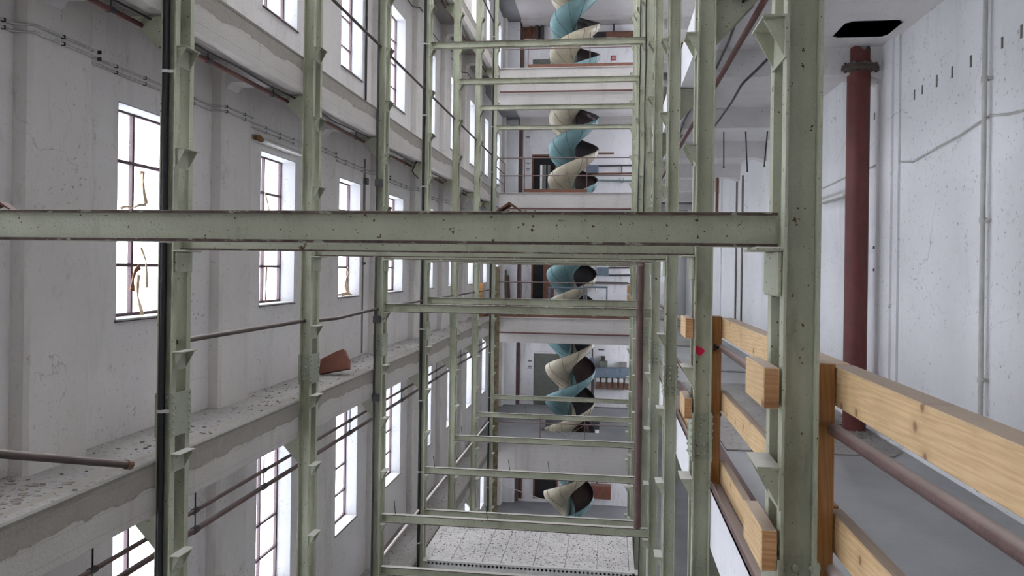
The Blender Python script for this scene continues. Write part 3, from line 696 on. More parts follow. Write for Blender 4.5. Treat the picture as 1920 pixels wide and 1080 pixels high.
m = MB(); m.box(0, .42, 0, .36, 0, .01); tag(m.build('hatch_shade_plate', M['void'], None, (at(1405, 250, Z=ztop).x, 12.0, ztop-.011)), 'black square painted as hatch hole shade in the gallery ceiling near the hanger rods', 'hatch')  # thin black plate paints the shade of an open hatch
xp_ = 1.06; zp = ZF+PF-.52
pipe('sprinkler_pipe', [(xp_, 1.5, zp), (xp_, YG, zp)], .024, M['redline'], 'dull red pipe slung under the gallery ceiling', 'pipe', 10, 'pipes under the upper slabs')
pipe('cable', [(xp_-.09+.03*sin(i*1.3), 2+i*.9, zp+.05+.015*sin(i*2.1)) for i in range(12)], .012, M['black'], 'black cable strung along the dull red ceiling pipe', 'cable', 6)
pipe('sprinkler_pipe', [(xp_, 8, zp+PF), (xp_, YG, zp+PF)], .024, M['redline'], 'dull red pipe under the gallery slab two storeys up', 'pipe', 10, 'pipes under the upper slabs')
# brown strip at second gallery column
board('steel_strip', XRO+.012, XRO+.03, YJ(1)-.02, YJ(1)+.02, ZB+HB+.02, .68, [M['rust']], 'dark upright steel strip at the second gallery side column, above the beam', None, 'strip')
# orange boards and kick plates on upper gallery edges
for n, y0, y1 in ((1, YJ(2)+.3, 19.), (2, 12., 23.)):
    board('kick_board', XRO+.03, XRO+.055, y0, y1, ZF+n*PF-.002, ZF+n*PF+.16, [M['kick']], 'rusty orange kick board along the gallery edge, %s' % LEVEL[n], 'kick boards')

# ================================================================== WINDOW SIDE DETAILS
def pair(z, nm, label, x_w=XW+.018, mat='conduit', y0=2., y1=23.):
    pts = []
    for y in PY:
        if y < y0-1 or y > y1: continue
        xo = XW+.145+.016
        pts += [(x_w, y-.10, z), (x_w, y-.04, z), (xo, y+.02, z), (xo, y+.66, z), (x_w, y+.72, z), (x_w, y+.80, z)]
    return pipe('cable', pts, .010, M[mat], label, 'cable', 6, nm)
pair(1.755, 'twin conduits', 'upper of the twin surface conduits above the windows, camera storey')
pair(1.70, 'twin conduits', 'lower of the twin surface conduits above the windows, camera storey')
pair(ZF+PF+3.33, 'upper wall cable', 'dark cable above the windows of the upper storey', mat='dark')
m = MB()
for y in [2+.42*i for i in range(42)]:
    on = any(py_-.06 < y < py_+.74 for py_ in PY); xx = XW+(.145 if on else 0)
    m.box(xx-.001, xx+.030, y-.006, y+.006, 1.686, 1.714); m.box(xx-.001, xx+.030, y-.006, y+.006, 1.742, 1.770)
tag(m.build('cable_clips', M['dark']), 'dark clips holding the twin surface conduits', 'clips', kind='stuff')
# lamp over the second window
a = at(480, 255, X=XW+.1); b = at(568, 291, X=XW+.1)
e = empty('lamp', (XW, a.y, (a.z+b.z)/2-.0)); L = b.y-a.y; tag(e, 'broken fluorescent batten with frayed end above a window of the ledge', 'lamp')
m = MB(); m.bbox(.0, .09, 0, L, -.03, .035, .006); m.build('housing', M['conduit'], e)
m = MB(); m.tube([(.12, .12, -.02), (.12, L-.03, -.02)], .014, 10); m.build('tube', M['white'], e)
m = MB(); m.tube([(.10, -.02, -.01), (.11, .05, -.005), (.115, .13, -.02)], [.03, .042, .03], 9); m.build('end_cap', M['strip_d'], e)
# vertical conduit with switch between third window and pilaster
c = at(682, 300, X=XW)
e = empty('conduit', (XW+.015, c.y, ZF)); tag(e, 'thin vertical conduit with dark switch box on the window wall', 'conduit')
m = MB(); m.tube([(0, 0, .03), (0, 0, PF-.5)], .012, 8); m.tube([(0, .05, 1.98), (0, .05, PF-.5)], .012, 8); m.build('tube', M['conduit_d'], e)
z = at(686, 341, X=XW).z-ZF; m = MB(); m.bbox(0, .06, -.03, .10, z-.06, z+.06, .01); m.build('switch_box', M['dark'], e)
z = at(690, 494, X=XW).z-ZF; m = MB(); m.tube([(0, 0, z), (.05, 0, z)], [.03, .022], 10); m.build('knob', M['dark'], e)
c = at(684, 90, X=XW); pipe('conduit', [(XW+.03, c.y, ZF+PF+.03), (XW+.03, c.y, ZF+2*PF-.5)], .02, M['black'], 'black vertical pipe on the window wall, storey above the camera', 'conduit', 8)
c = at(690, 900, X=XW); pipe('conduit', [(XW+.03, c.y, ZF-PF+.03), (XW+.03, c.y, ZF-.5)], .02, M['black'], 'black vertical pipe on the window wall, storey below the camera', 'conduit', 8)
# pipes slung under the ledges
for n in (-1, 0, 1, 2):
    z0 = ZF+(n+1)*PF
    if n == -1:
        for zz, xx, r_, lab in ((-.70, -3.78, .020, 'thin upper'), (-.88, -3.78, .027, 'thick lower')):
            e = empty('sprinkler_pipe', (xx, 3, z0+zz)); tag(e, '%s brown pipe slung below the dusty ledge' % lab, 'pipe', 'pipes slung below the ledge')
            m = MB(); m.tube([(0, 0, 0), (0, 20.5, 0)], r_, 10); m.build('pipe', M['rust_pipe'], e)
            for y in [.75+1.4*i for i in range(14)]:
                m = MB(); m.tube([(0, y, 0), (0, y, -zz-.17)], .007, 5); m.tube([(0, y-.035, 0), (0, y+.035, 0)], r_+.008, 10); m.build('hanger', M['dark'], e)
    else:
        e = empty('sprinkler_pipe', (-3.80, 3, z0-.50)); tag(e, 'dull red pipe slung under the ledge of the %s' % LEVEL[n+1], 'pipe', 'red pipes under the upper ledges')
        m = MB(); m.tube([(0, 0, 0), (0, 20.5, 0)], .024, 10); m.build('pipe', M['redline'], e)
        for y in [.9+1.4*i for i in range(14)]:
            m = MB(); m.tube([(0, y, 0), (0, y, .14)], .007, 5); m.tube([(0, y-.03, 0), (0, y+.03, 0)], .031, 10); m.build('hanger', M['dark'], e)
        pipe('cable', [(-3.72+.02*sin(i*1.7), 3.2+i*.66, z0-.455+.012*sin(i*2.3)) for i in range(30)], .010, M['black'], 'sagging black cable under the ledge of the %s' % LEVEL[n+1], 'cable', 6, 'cables under the upper ledges')
pipe('cable', [at(771, 290, X=-3.72), at(773, 296, X=-3.70), at(781, 303, X=-3.66), at(777, 311, X=-3.66), at(773, 320, X=-3.66), at(777, 328, X=-3.66), at(784, 334, X=-3.66)], .014, M['black'], 'short black cable end dangling under the upper ledge before the fifth window side column', 'cable', 8)
# fired tile leaning on the ledge
a = at(634, 664, Z=ZF+.03)
m = MB(); m.prism([(0, 0), (.47, 0), (.47, .13), (.40, .30), (.30, .29), (.03, .21)], 'y', -.04, .04)
o = m.build('brick', M['tile'], None, (-4.17, 10.55, ZF+.004)); o.rotation_euler = (math.radians(-20), math.radians(-12), math.radians(-6)); tag(o, 'red brown broken tile leaning on the dusty ledge', 'tile')
# debris on ledge
def crumbs(name, n, x0, x1, y0, y1, z, s0, s1, mat, label, flat=.35):
    m = MB()
    for i in range(n):
        x, y = random.uniform(x0, x1), random.uniform(y0, y1); s_ = random.uniform(s0, s1); a = random.uniform(0, pi); f = random.uniform(.4, 1)
        c_, q_ = cos(a)*s_, sin(a)*s_; h = s_*flat
        P = [(x+c_, y+q_), (x-q_*f, y+c_*f), (x-c_, y-q_*.8), (x+q_*f*.9, y-c_*f)]
        m.prism(P, 'z', z, z+h)
    return tag(m.build(name, mat), label, 'debris', kind='stuff')
crumbs('plaster_flakes', 160, XW+.02, XLO-.25, 3.0, 5.0, ZF-.003, .012, .055, M['crumb'], 'heap of fallen plaster flakes on the dusty ledge in the near bay', .08)
crumbs('plaster_crumbs', 500, XW+.02, XLO-.1, 3.0, 23.5, ZF-.003, .006, .02, M['crumb'], 'scattered plaster crumbs along the dusty ledge', .5)
crumbs('plaster_crumbs', 400, XW+.02, XLO-.1, 8.0, 23.5, ZF-PF-.003, .006, .02, M['crumb'], 'scattered plaster crumbs along the lower ledge', .5)
# torn sealing strips hanging in the windows
def ribbon(pts, w_, mat, label, twist=0.):
    m = MB(); V = []; n = len(pts)
    for i, p in enumerate(pts):
        p = Vector(p); t = (Vector(pts[min(i+1, n-1)])-Vector(pts[max(i-1, 0)])).normalized()
        a = Vector((1, 0, 0)) if abs(t.x) < .8 else Vector((0, 1, 0)); sd = t.cross(a).normalized(); nn_ = t.cross(sd)
        an = twist*i/n; s1 = sd*cos(an)+nn_*sin(an); s2 = nn_*cos(an)-sd*sin(an); ww = w_*(.75+.4*sin(i*1.9+w_*50))
        V += [p+s1*ww+s2*.005, p-s1*ww+s2*.005, p-s1*ww-s2*.005, p+s1*ww-s2*.005]
    F2 = [(4*i+k, 4*i+(k+1) % 4, 4*(i+1)+(k+1) % 4, 4*(i+1)+k) for i in range(n-1) for k in range(4)]+[(3, 2, 1, 0), (4*n-4, 4*n-3, 4*n-2, 4*n-1)]
    m.add(V, F2, False); off = tuple(V[0]); return tag(m.build('torn_strip', mat, None, off=off), label, 'torn strip', 'torn sealing strips')
XG = XW-.17
def wp(px, py, X=XG): return at(px, py, X=X)
ribbon([wp(263, 324), wp(269, 322), wp(268, 340), wp(270, 362), wp(274, 380), wp(268, 386)], .018, M['strip'], 'torn strip hanging from the upper bars of the window before the downpipe', .6)
ribbon([wp(274, 384), wp(262, 384), wp(250, 390), wp(236, 387), wp(226, 391)], .013, M['strip'], 'torn strip drooping sideways across the window before the downpipe', .8)
ribbon([wp(264, 464), wp(268, 474), wp(273, 488), wp(275, 510), wp(275, 540)], .013, M['strip'], 'slim torn strip in the lower panes of the window before the downpipe', .5)
ribbon([wp(262, 500), wp(254, 508), wp(249, 524), wp(248, 546)], .026, M['strip_d'], 'thick brown torn strip in the lower panes of the window before the downpipe', .5)
ribbon([wp(260, 515), wp(258, 540), wp(258, 556), wp(264, 578), wp(268, 597)], .018, M['strip'], 'pale torn strip reaching the sill of the window before the downpipe', .9)
ribbon([wp(497, 362), wp(500, 374), wp(503, 386), wp(505, 398)], .015, M['strip'], 'torn strip in the middle bars of the second window in view', .5)
ribbon([wp(500, 500), wp(499, 520), wp(498, 540), wp(498, 566)], .013, M['strip_d'], 'torn brown strip in the lower panes of the second window in view', .9)
ribbon([wp(651, 503, XW-.12), wp(654, 512, XW-.12), wp(650, 522, XW-.12), wp(649, 536, XW-.12), wp(652, 546, XW-.12), wp(656, 552, XW-.12)], .035, M['strip'], 'fat twisted torn strip standing on the sill of the third window in view', 1.2)
ribbon([wp(640, 553, XW-.1), wp(650, 550, XW-.1), wp(660, 553, XW-.1)], .03, M['strip'], 'crumpled strip heap on the sill of the third window in view', .4)
ribbon([wp(503, 32), wp(508, 30), wp(508, 42), wp(512, 52)], .02, M['strip'], 'torn strip hanging at a window of the storey above', .5)
ribbon([wp(513, 30), wp(523, 34), wp(523, 48), wp(517, 52)], .016, M['strip_d'], 'looped brown strip hanging at a window of the storey above', .5)
for (x, y) in ((641, 470), (738, 500)):
    pass
# scraps on the near beam
zb_ = ZB-.022+HB
def vee(px, label, s_=1., rot=0):
    c = at(px, 397, Y=YM(0)-.01)
    m = MB(); a = .040*s_; t = .006
    m.prism([(-a, 0), (-a+t*1.5, 0), (0, a*.62-t*1.2), (a-t*1.5, 0), (a, 0), (0, a*.72)], 'y', -.05, .03)
    o = m.build('angle_scrap', M['rust'], None, (c.x, YM(0), zb_+.001)); o.rotation_euler.z = rot; tag(o, label, 'scrap')
vee(957, 'rusty folded angle scrap perched on the camera level beam in mid span', 1.25)
vee(4, 'rusty scrap lying on the camera level beam by its window end', 1.2, .3)
m = MB()
for i in range(50):
    x = random.gauss(at(957, 400, Y=YM(0)).x, .035); s_ = random.uniform(.001, .0035); y = random.uniform(-.035, .03); m.bbox(x-s_, x+s_, YM(0)+y-s_, YM(0)+y+s_, zb_+.0005, zb_+s_*1.6, s_*.3)
tag(m.build('rust_flakes', M['rust']), 'rust flakes around the angle scrap on the camera level beam', 'rust flakes', kind='stuff')
# bent nails / stubs on the lower beams
for i, (px, py, j, k) in enumerate(((742, 946, 3, -5), (914, 960, 3, -5), (815, 860, 4, -5), (867, 800, 5, -5), (987, 800, 6, -5), (956, 865, 4, -5), (1030, 880, 4, -5), (1066, 775, 6, -5))):
    b = at(px, py, Y=YM(j)); z = ZB+k*DK+HB
    pipe('bent_stub', [(b.x, YM(j), z+.001), (b.x-.01, YM(j), z+.07), (b.x-.03, YM(j)+.02, z+.2)], .007, M['dark'], 'bent wire stub, %s one, on a low beam of the %s column pair' % (ORD[i], ORD[j]), 'stub', 6, 'wire stubs on the beams')

# ================================================================== PERFORATED SLAB IN THE ATRIUM
zs = ZF-PF; ya, yb = 14.10, 16.45; xa, xb = XLO+.02, .55
e = empty('grating_slab', (xa, ya, zs)); tag(e, 'pale speckled slab deck with perforated edge angle, bridging the atrium on the lower storey', 'slab deck')
m = MB(); x = xa; k = 0
wds = [.62, .60, .36, .62, .60, .60, .60]
while x < xb-.01 and k < 8:
    w_ = wds[k % len(wds)]; x2 = min(x+w_, xb); m.bbox(x-xa+.003, x2-xa-.003, .07, yb-ya, -.15, .0-.002, .006); x = x2; k += 1
m.build('planks', M['slab'], e)
m = MB(); m.box(0, xb-xa, .0, .07, -.010, 0); m.box(0, xb-xa, 0, .006, -.16, -.105)
cw = .078; n = int((xb-xa)/cw)
def holecell(m, x0, y0, x1, y1, z, r, nseg=12):
    cx, cy = (x0+x1)/2, (y0+y1)/2; V = []; 
    for k in range(nseg):
        a = 2*pi*k/nseg+pi/nseg; V.append((cx+r*cos(a), cy+r*sin(a), z))
    for k in range(nseg):
        a = 2*pi*k/nseg+pi/nseg; ca, sa = cos(a), sin(a); t = min((x1-x0)/2/abs(ca) if abs(ca) > 1e-6 else 9, (y1-y0)/2/abs(sa) if abs(sa) > 1e-6 else 9); V.append((cx+t*ca, cy+t*sa, z))
    for k in range(nseg): V.append((V[k][0], V[k][1], z-.05))
    m.add(V, [(k, (k+1) % nseg, nseg+(k+1) % nseg, nseg+k) for k in range(nseg)]+[(k, 2*nseg+k, 2*nseg+(k+1) % nseg, (k+1) % nseg) for k in range(nseg)])
    for cxn, cyn in ((x0, y0), (x1, y0), (x1, y1), (x0, y1)):
        near = sorted(range(nseg, 2*nseg), key=lambda i: (V[i][0]-cxn)**2+(V[i][1]-cyn)**2)[:2]; m.add([V[near[0]], V[near[1]], (cxn, cyn, z)], [(0, 1, 2)])
h_ = MB()
for i in range(n): holecell(h_, i*cw, 0, (i+1)*cw, .095, .0, .025)
m.add([(x, -z, y-.105) for x, y, z in h_.v], h_.f)
m.build('perforated_angle', M['conduit'], e)
m = MB(); m.box(.0, xb-xa, .048, .066, -.16, -.012); m.build('hole_shade_backing', M['void'], e)  # black backing paints the shade inside the perforations
crumbs('slab_dust', 900, xa+.1, xb-.05, ya+.15, yb-.1, zs-.002, .006, .018, M['crumb'], 'dust and crumbs strewn on the pale slab deck', .5)

# ================================================================== FAR GALLERY: CHUTE
cx_, cy_ = at(1072, 500, Y=27.).x, 27.
ch = empty('spiral_chute', (cx_, cy_, ZF-2*PF)); tag(ch, 'double spiral sack chute with sea blue and cream lanes at the far gallery', 'chute')
zbase = ZF-2*PF
PR = [(.90, .0), (.90, -.08), (.88, -.17), (.82, -.28), (.71, -.38), (.57, -.48), (.41, -.58), (.25, -.68), (.09, -.78)]
PITCH = 2.24
zr_c = at(1119, 279, Y=27).z            # cream rim height at the gallery side (phi = 0)
def lane(z_at0, name, mat):
    V = []; Fc = []; mi = []; sm = []
    nst = 40; lo_z = zbase+.95; hi_z = 12.2; m = MB()
    t0 = (lo_z - z_at0)/PITCH; t1 = (hi_z-z_at0)/PITCH; N = int((t1-t0)*nst); npf = len(PR)
    for side_, off in ((0, 0.), (1, -.02)):
        for i in range(N+1):
            t = t0+(t1-t0)*i/N; ph = 2*pi*t; z = z_at0+PITCH*t
            for r, dz in PR:
                rr_ = max(.06, r+off); V.append((rr_*cos(ph), rr_*sin(ph), z+dz-zbase+(.012 if side_ else 0)))
    base = (N+1)*npf
    for i in range(N):
        for k in range(npf-1):
            a = i*npf+k; b = a+npf
            m.f.append([a, b, b+1, a+1]); m.m.append(0); m.sm.append(True)
            m.f.append([base+a, base+a+1, base+b+1, base+b]); m.m.append(1 if k < 7 else 0); m.sm.append(True)
        a = i*npf; b = a+npf
        m.f.append([a, base+a, base+b, b]); m.m.append(2); m.sm.append(False)
    m.v = V
    for i in (0, N):
        for k in range(npf-1):
            a = i*npf+k; m.f.append([a, a+1, base+a+1, base+a]); m.m.append(0); m.sm.append(False)
    ob = m.build(name, [mat, M['chute_in'], M['dark']], ch)
    # flange seams between the sheets
    sm_ = MB(); st = int(nst*.09)
    for i in range(0, N, 4):
        t = t0+(t1-t0)*i/N; ph = 2*pi*t; z = z_at0+PITCH*t
        path = [((r+.006)*cos(ph+.0*dz), (r+.006)*sin(ph), z+dz-zbase-.006) for r, dz in PR[:-1]]; sm_.tube(path, .005, 4, True, False)
    s_ = sm_.build('seams', M['dark'], ob); return ob
lane(zr_c, 'cream_lane', M['cream']); lane(zr_c-PITCH/2, 'blue_lane', M['blue'])
m = MB(); m.tube([(0, 0, 0), (0, 0, 12.5-zbase)], .075, 16); m.build('pole', M['chute_g'], ch)

# ---- far gallery railings and kick boards
def far_rail(n, rails, posts, label, mat='rust_pipe'):
    z = ZF+n*PF; e = empty('railing', (XLO, YG+.05, z+.02)); tag(e, label, 'railing', 'far gallery railings')
    x0 = .02; x1 = XRO-XLO-.02
    for i, h in enumerate(rails): m = MB(); m.tube([(x0, 0, h), (x1, 0, h)], .017, 8); m.build('rail', M[mat], e)
    for px, h in posts: x = at(px, 500, Y=YG+.05).x-XLO; m = MB(); m.tube([(x, 0, 0), (x, 0, h)], .015, 8); m.build('post', M[mat], e)
def kick(n, px0, px1, h=.15):
    a, b = at(px0, 500, Y=YG).x, at(px1, 500, Y=YG).x
    board('kick_board', a, b, YG+.08, YG+.11, ZF+n*PF+.02, ZF+n*PF+.02+h, [M['kick']], 'rusty kick board along the far gallery edge, %s' % LEVEL[n], 'far kick boards')
far_rail(1, [.55, 1.12], [(981, 1.12), (1098, 1.12)], 'thin brown two bar railing of the far gallery, storey above the camera'); kick(1, 981, 1098, .12)
far_rail(2, [.62], [(985, .9), (1101, 1.1)], 'thin brown single bar railing of the far gallery, second storey above the camera'); kick(2, 985, 1183, .13)
far_rail(0, [1.13], [(978, 1.13), (1095, 1.13)], 'thin brown single bar railing of the far gallery on the camera storey'); kick(0, 900, 1183, .15)
far_rail(-1, [.62], [(1017, .95), (1100, .95)], 'low thin railing of the far gallery on the storey below')
for n in (0, 2):
    z = ZF+n*PF-(.76 if n else .48); pipe('sprinkler_pipe', [(XLO+.0, YG-.05, z), (XRO, YG-.05, z)], .026, M['redline'], 'dull red pipe along the edge beam of the far gallery, %s' % LEVEL[n], 'pipe', 10, 'far edge pipes')
z = ZF+PF-.5; pipe('sprinkler_pipe', [(XLO+.0, YG-.05, z), (XRO, YG-.05, z)], .026, M['redline'], 'dull red pipe along the edge beam of the far gallery, storey above the camera', 'pipe', 10, 'far edge pipes')
e = empty('railing', (XLO+.02, YG-.02, ZF+PF)); tag(e, 'short three bar brown railing at the window side corner of the far gallery', 'railing', 'far gallery railings')
for h in (.4, .75, 1.1): m = MB(); m.tube([(0, -1.2, h), (0, 1.2, h)], .015, 8); m.build('rail', M['rust_pipe'], e)
for y in (-1.2, 1.2): m = MB(); m.tube([(0, y, 0), (0, y, 1.11)], .016, 8); m.build('post', M['rust_pipe'], e)
# ---- rusty post at the far corner of the ledge row
m = MB(); m.box(0, .15, 0, .012, ZBOT, .05); m.box(0, .012, 0, .13, ZBOT, .05)
rp = tag(m.build('steel_post', M['peel_green'], None, (at(929, 500, Y=23.2).x, 23.2, 0)), 'rusty brown angle post at the far end of the window side column row', 'post')
# ---- end wall: pillars, stripes, doors, boxes
YW = YE-.004
def rect(px0, py0, px1, py1, Y=YE): 
    a = at(px0, py0, Y=Y); b = at(px1, py1, Y=Y); return min(a.x, b.x), max(a.x, b.x), min(a.z, b.z), max(a.z, b.z)
def on_wall(name, px0, py0, px1, py1, d, mat, label, cat, group=None, Y=YE, b=.006, zb=None):
    x0, x1, z0, z1 = rect(px0, py0, px1, py1, Y-d); z0 = z0 if zb is None else zb; m = MB(); m.bbox(0, x1-x0, -d, 0, 0, z1-z0, min(b, d/3)); o = m.build(name, mat, None, (x0, Y, z0)); return tag(o, label, cat, group)
xa_, xb_ = at(943, 500, Y=YE-.25).x, at(969, 500, Y=YE-.25).x
m = MB(); m.box(xa_, xb_, YE-.25, YE, ZBOT, ZTOP); tn += 1; struct('trim_%d' % tn, m, M['wall_r'], 'white pillar on the end wall')
xa_, xb_ = at(970, 500, Y=YE-.06).x, at(977, 500, Y=YE-.06).x
m = MB(); m.box(xa_, xb_, YE-.06, YE, ZBOT, ZTOP); tn += 1; struct('trim_%d' % tn, m, M['rust_pipe'], 'brown vertical duct strip on the end wall')
xa_, xb_ = at(938, 500, Y=YE-.02).x, at(943, 500, Y=YE-.02).x
m = MB(); m.box(xa_-.8, xb_, YE-.03, YE, ZBOT, ZTOP); tn += 1; struct('trim_%d' % tn, m, M['dark'], 'dark corner strip on the end wall')
def door(i, px0, py0, px1, py1, mat, label, handle=None, framew=.07):
    x0, x1, z0, z1 = rect(px0, py0, px1, py1); e = empty('door_%d' % i, (x0, YE, z0)); e['kind'] = 'structure'; e['label'] = label
    w_, h = x1-x0, z1-z0
    m = MB(); m.box(0, w_, -.03, .001, 0, h); m.build('leaf', mat, e)  # for open doorways the leaf is a flat sheet with painted-in shade
    m = MB(); m.box(-framew, 0, -.06, 0, 0, h+framew); m.box(w_, w_+framew, -.06, 0, 0, h+framew); m.box(0, w_, -.06, 0, h, h+framew); m.build('frame', M['endwall'] if mat is M['door'] else M['rust'], e)
    if handle: m = MB(); m.tube([(w_-.1, -.06, h*.45), (w_-.28, -.07, h*.45)], .018, 6); m.box(w_-.12, w_-.08, -.07, -.03, h*.40, h*.52); m.build('handle', M['dark'], e)
    return e
door(1, 1001, 662, 1048, 760, M['door'], 'olive grey door of the far gallery on the storey below', True)
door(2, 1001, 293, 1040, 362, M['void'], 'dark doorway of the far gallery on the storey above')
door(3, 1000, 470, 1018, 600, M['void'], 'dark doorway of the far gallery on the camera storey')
door(4, 999, 112, 1040, 140, M['door'], 'grey green doorway on the second storey above')
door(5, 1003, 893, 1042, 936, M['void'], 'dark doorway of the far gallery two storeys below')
door(6, 950, 885, 975, 934, M['dark'], 'dark louvred door two storeys below')
# brick dark patch top storey
on_wall('soot_panel', 945, 40, 1020, 72, .02, M['rust'], 'dark sooty brick panel high on the end wall', 'panel')
for px in (1007, 1017):
    a = at(px, 38, Y=YE-.15); b = at(px, 74, Y=YE-.15); pipe('duct_pipe', [a, b], .075, M['dark'], 'fat dark vertical pipe high on the end wall, %s the chute' % ('farther from' if px == 1007 else 'closer to'), 'pipe', 12, 'fat dark pipes')
a = at(994, 38, Y=YE-.1); b = at(994, 66, Y=YE-.1); pipe('duct_pipe', [a, b], .04, M['rust'], 'thin rusty vertical pipe on the sooty brick panel', 'pipe', 8)
a = at(1112, 66, Y=YE-.2); b = at(1192, 60, Y=YE-.2); pipe('duct_pipe', [a, (b.x, a.y, a.z)], .13, M['dark'], 'fat dark horizontal duct high on the end wall', 'duct', 14)
a = at(1151, 34, Y=YE-.1); b = at(1151, 60, Y=YE-.1); pipe('hanger_rod', [a, b], .035, M['dark'], 'dark hanger above the fat horizontal duct', 'rod', 8)
on_wall('rusty_box', 1136, 60, 1192, 67, .35, M['kick'], 'long rusty box at the fat dark duct', 'box', Y=YE-.35)
# fire hose sign
x0, x1, z0, z1 = rect(1145.3, 104.2, 1154.6, 113.2); e = empty('sign', (x0, YE, z0)); tag(e, 'red fire hose sign with white symbol on the end wall', 'sign')
w_, h = x1-x0, z1-z0
m = MB(); m.box(0, w_, -.012, 0, 0, h); m.build('plate', M['sign_red'], e)
m = MB()
pts = [(w_*.30, h*.28), (w_*.30, h*.68), (w_*.40, h*.80), (w_*.50, h*.70), (w_*.50, h*.30), (w_*.62, h*.26), (w_*.70, h*.45), (w_*.78, h*.78)]
m.tube([(x, -.018, z) for x, z in pts], .010, 5); m.tube([(w_*.28, -.018, h*.22), (w_*.54, -.018, h*.22)], .008, 5); m.build('hose_symbol', M['white'], e)
on_wall('wall_bar', 1110, 124, 1134, 126, .05, M['dark'], 'short black wall bar beside the chute, second storey above', 'bar')
on_wall('wall_bar', 1112, 286, 1151, 289, .05, M['rust'], 'rusty wall bar beside the chute, storey above', 'bar')
# storey above: grey box and conduits
def far_pipe(px0, py0, px1, py1, r, mat, label, off=.08): a = at(px0, py0, Y=YE-off); b = at(px1, py1, Y=YE-off); return pipe('conduit', [a, b], r, M[mat], label, 'conduit', 8, 'end wall conduits')
on_wall('switch_box', 1099, 309, 1122, 324, .2, M['grey_box'], 'grey blue switch box beside the chute, storey above', 'box')
far_pipe(1122, 311, 1192, 310, .03, 'dark', 'dark conduit from the top of the grey blue switch box, storey above')
far_pipe(1100, 326, 1192, 325, .04, 'rust', 'rusty pipe under the grey blue switch box, storey above')
far_pipe(1122, 338, 1192, 339, .035, 'chute_g', 'grey green pipe below the grey blue switch box, storey above')
far_pipe(1166, 311, 1166, 325, .025, 'dark', 'short upright link pipe beside the grey blue switch box')
c = at(1165.5, 338, Y=YE-.12); m = MB(); m.tube([(.10*cos(a_*pi/6), 0, .10*sin(a_*pi/6)) for a_ in range(13)], .014, 6, False); m.box(-.1, .1, -.01, .01, -.01, .01); tag(m.build('hand_wheel', M['chute_g'], None, c), 'round hand wheel on the grey green pipe, storey above', 'wheel')
for i, (px0, px1) in enumerate(((1013, 1016), (1017, 1023), (1027, 1031))): on_wall('door_panel', px0, 309 if i else 309, px1, 360, .06, M['white'] if i == 0 else M['door'], ['white upright post in the dark doorway, storey above', 'olive upright board in the dark doorway, storey above', 'narrow upright board in the dark doorway, storey above'][i], 'board', 'boards in the dark doorway', Y=YE-.3, zb=ZF+PF-.003)
# camera storey
on_wall('switch_box', 1120, 501, 1141, 516, .2, M['grey_box'], 'grey blue switch box beside the chute on the camera storey', 'box')
far_pipe(1141, 502, 1192, 502, .035, 'dark', 'dark conduit from the top of the camera storey switch box'); far_pipe(1141, 516, 1192, 516, .035, 'dark', 'dark conduit from the foot of the camera storey switch box')
far_pipe(1112, 530, 1178, 531, .04, 'dark', 'dark pipe below the camera storey switch box'); far_pipe(1117, 488, 1117, 545, .03, 'conduit', 'pale upright pipe beside the chute on the camera storey'); 
on_wall('door_panel', 1019, 470, 1023, 600, .06, M['kick'], 'reddish upright board beside the camera storey doorway', 'board', Y=YE-.1, zb=ZF-.003); on_wall('door_panel', 1024, 470, 1038, 600, .05, M['rust'], 'dark rusty panel beside the camera storey doorway', 'board', Y=YE-.1, zb=ZF-.003)
# grey tube stands
def stand(px0, px1, pt, label, Y, lower=True):
    z = ZF; a = at(px0, 500, Y=Y).x; b = at(px1, 500, Y=Y).x; h = at(px0, pt, Y=Y).z-z; e = empty('tube_stand', (a, Y, z)); tag(e, label, 'stand', 'grey tube stands'); w_ = b-a
    m = MB(); m.bbox(0, w_, 0, .5, h-.05, h, .01); m.build('top_frame', M['grey_box'], e)
    for x in (.03, w_-.03):
        for y in (.03, .47): m = MB(); m.tube([(x, y, 0), (x, y, h-.05)], .024, 8); m.build('leg', M['grey_box'], e)
    if lower: m = MB(); m.box(0, w_, .01, .05, .12, .16); m.box(0, w_, .45, .49, .12, .16); m.build('lower_rail', M['grey_box'], e)
stand(1028, 1097, 538, 'long grey blue tube stand in front of the chute on the camera storey', 25.2, False)
stand(1098, 1140, 537, 'short grey blue tube stand beside the chute on the camera storey', 25.2)
# leaning planks
for i, (px, ty, lean) in enumerate(((946, 506, .10), (952, 516, .14))):
    x = at(px, 560, Y=YE-.6).x; h = at(px, ty, Y=YE-.4).z-ZF
    m = MB(); m.bbox(0, .11, 0, .04, 0, h, .004); o = m.build('plank', M['kick'] if i else M['conduit_d'], None, (x, YE-.42-.1*i, ZF)); o.rotation_euler = (0, -lean*.4, 0); tag(o, ['grey', 'brown'][i]+' plank leaning in the window side corner of the far gallery', 'plank', 'leaning planks')
for px0, px1, lab in ((1176, 1183, 'beside the gallery columns'), (898.5, 906, 'beside the window ledge')):
    x0, x1, z0, z1 = rect(px0, 527, px1, 590, YG-.2 if px0 < 1000 else YG+.15); Yq = YG-.2 if px0 < 1000 else YG+.15
    m = MB(); m.bbox(0, x1-x0, 0, .05, 0, z1-z0, .004); o = m.build('timber_post', M['wood_post'], None, (x0, Yq, ZF+.026)); tag(o, 'orange timber post at the far gallery edge, '+lab, 'post', 'far timber posts')
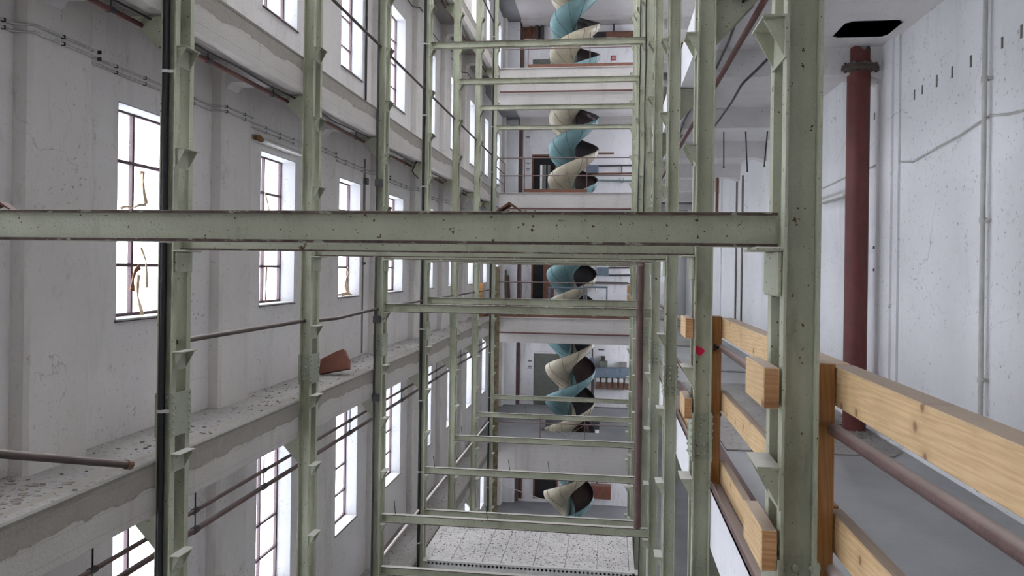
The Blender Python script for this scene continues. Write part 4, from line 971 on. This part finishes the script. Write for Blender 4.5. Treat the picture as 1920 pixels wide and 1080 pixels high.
# storey below: cabinets, meters
e_x0, e_x1, e_z0, e_z1 = rect(1106, 689, 1190, 710, YE-.3)
e = empty('switch_cabinet', (e_x0, YE, e_z0)); tag(e, 'long grey blue switch cabinet with drum fuses on the storey below', 'cabinet'); w_ = e_x1-e_x0; h = e_z1-e_z0
m = MB(); m.bbox(0, w_, -.3, 0, 0, h, .01); m.build('body', M['grey_box'], e)
for i in range(3): m = MB(); m.bbox(w_*i/3+.02, w_*(i+1)/3-.02, -.315, -.3, .04, h-.04, .004); m.build('door', M['grey_box'], e)
for i in range(7):
    x = .32+i*.235
    if x > w_-.08: break
    m = MB(); m.bbox(x-.085, x+.085, -.28, -.05, -.20, -.01, .03); f = m.build('fuse_housing', M['conduit'], e)
    m = MB(); m.bbox(x-.075, x+.075, -.26, -.05, -.47, -.21, .01); m.build('terminal_box', M['rust'], e)
on_wall('meter_box', 1124, 677, 1139, 689, .2, M['door'], 'dark meter box with small tank on the grey blue cabinet, storey below', 'box')
on_wall('meter_box', 1127, 668, 1134, 677, .15, M['dark'], 'small dark instrument on the meter box, storey below', 'box')
on_wall('meter_box', 1164, 680, 1175, 689, .2, M['conduit_d'], 'small pale instrument box on the cabinet beside the columns, storey below', 'box')
on_wall('meter_box', 1106, 671, 1114, 689, .2, M['grey_box'], 'upright grey blue box beside the chute, storey below', 'box')
far_pipe(1111, 646, 1111, 672, .03, 'dark', 'dark upright conduit above the upright grey blue box'); on_wall('wall_bar', 1122, 655, 1133, 657, .04, M['dark'], 'short black wall bar above the meters, storey below', 'bar')
far_pipe(1111, 712, 1111, 766, .06, 'dark', 'thick dark upright pipe below the cabinet, storey below', .2); far_pipe(1111, 765, 1192, 769, .05, 'dark', 'thick dark floor pipe at the end wall, storey below', .2)
for i, (px, py) in enumerate(((993, 677), (993, 687), (993, 690))): on_wall('door_label', px-3, py-1, px+4, py+1, .006, M['dark'], '%s small black plate beside the olive grey door' % ORD[i], 'plate', 'plates beside the door')
for i, (px, py) in enumerate(((990, 306), (990, 316), (990, 319), (990, 257))): on_wall('door_label', px-3, py-.8, px+3, py+.8, .006, M['dark'], '%s small black plate beside the dark doorway, storey above' % ['upper', 'middle', 'lower', 'highest'][i], 'plate', 'plates beside the dark doorway')
# two storeys below
on_wall('rusty_box', 1107, 911, 1145, 937, .4, M['tile'], 'pinkish rusty chest on the floor two storeys below', 'chest', Y=YE-.1)
far_pipe(1119, 897, 1119, 911, .03, 'dark', 'dark pipe stub above the rusty chest')
a = at(915, 905, Y=28.5); b = at(1105, 946, Y=28.5)
pipe('barrier_tape', [at(938, 903, Y=27), at(950, 912, Y=27.3), at(1000, 931, Y=27.6), at(1045, 944, Y=28.2)], .018, M['white_pipe'], 'pale barrier bar slanting over the floor two storeys below', 'barrier', 6)
# loose wires on the second storey below / barrier chain on storey below
z = ZF-PF
pipe('barrier_wire', [(XLO+.1, YG+.4, z+.75), (at(1017, 500, Y=YG+.05).x, YG+.1, z+.70), (cx_, YG+.2, z+.2), (at(1100, 500, Y=YG+.05).x, YG+.1, z+.62), (XR, YG+.3, z+.6)], .008, M['rust'], 'slack rusty wire strung along the far gallery edge, storey below', 'wire', 5)
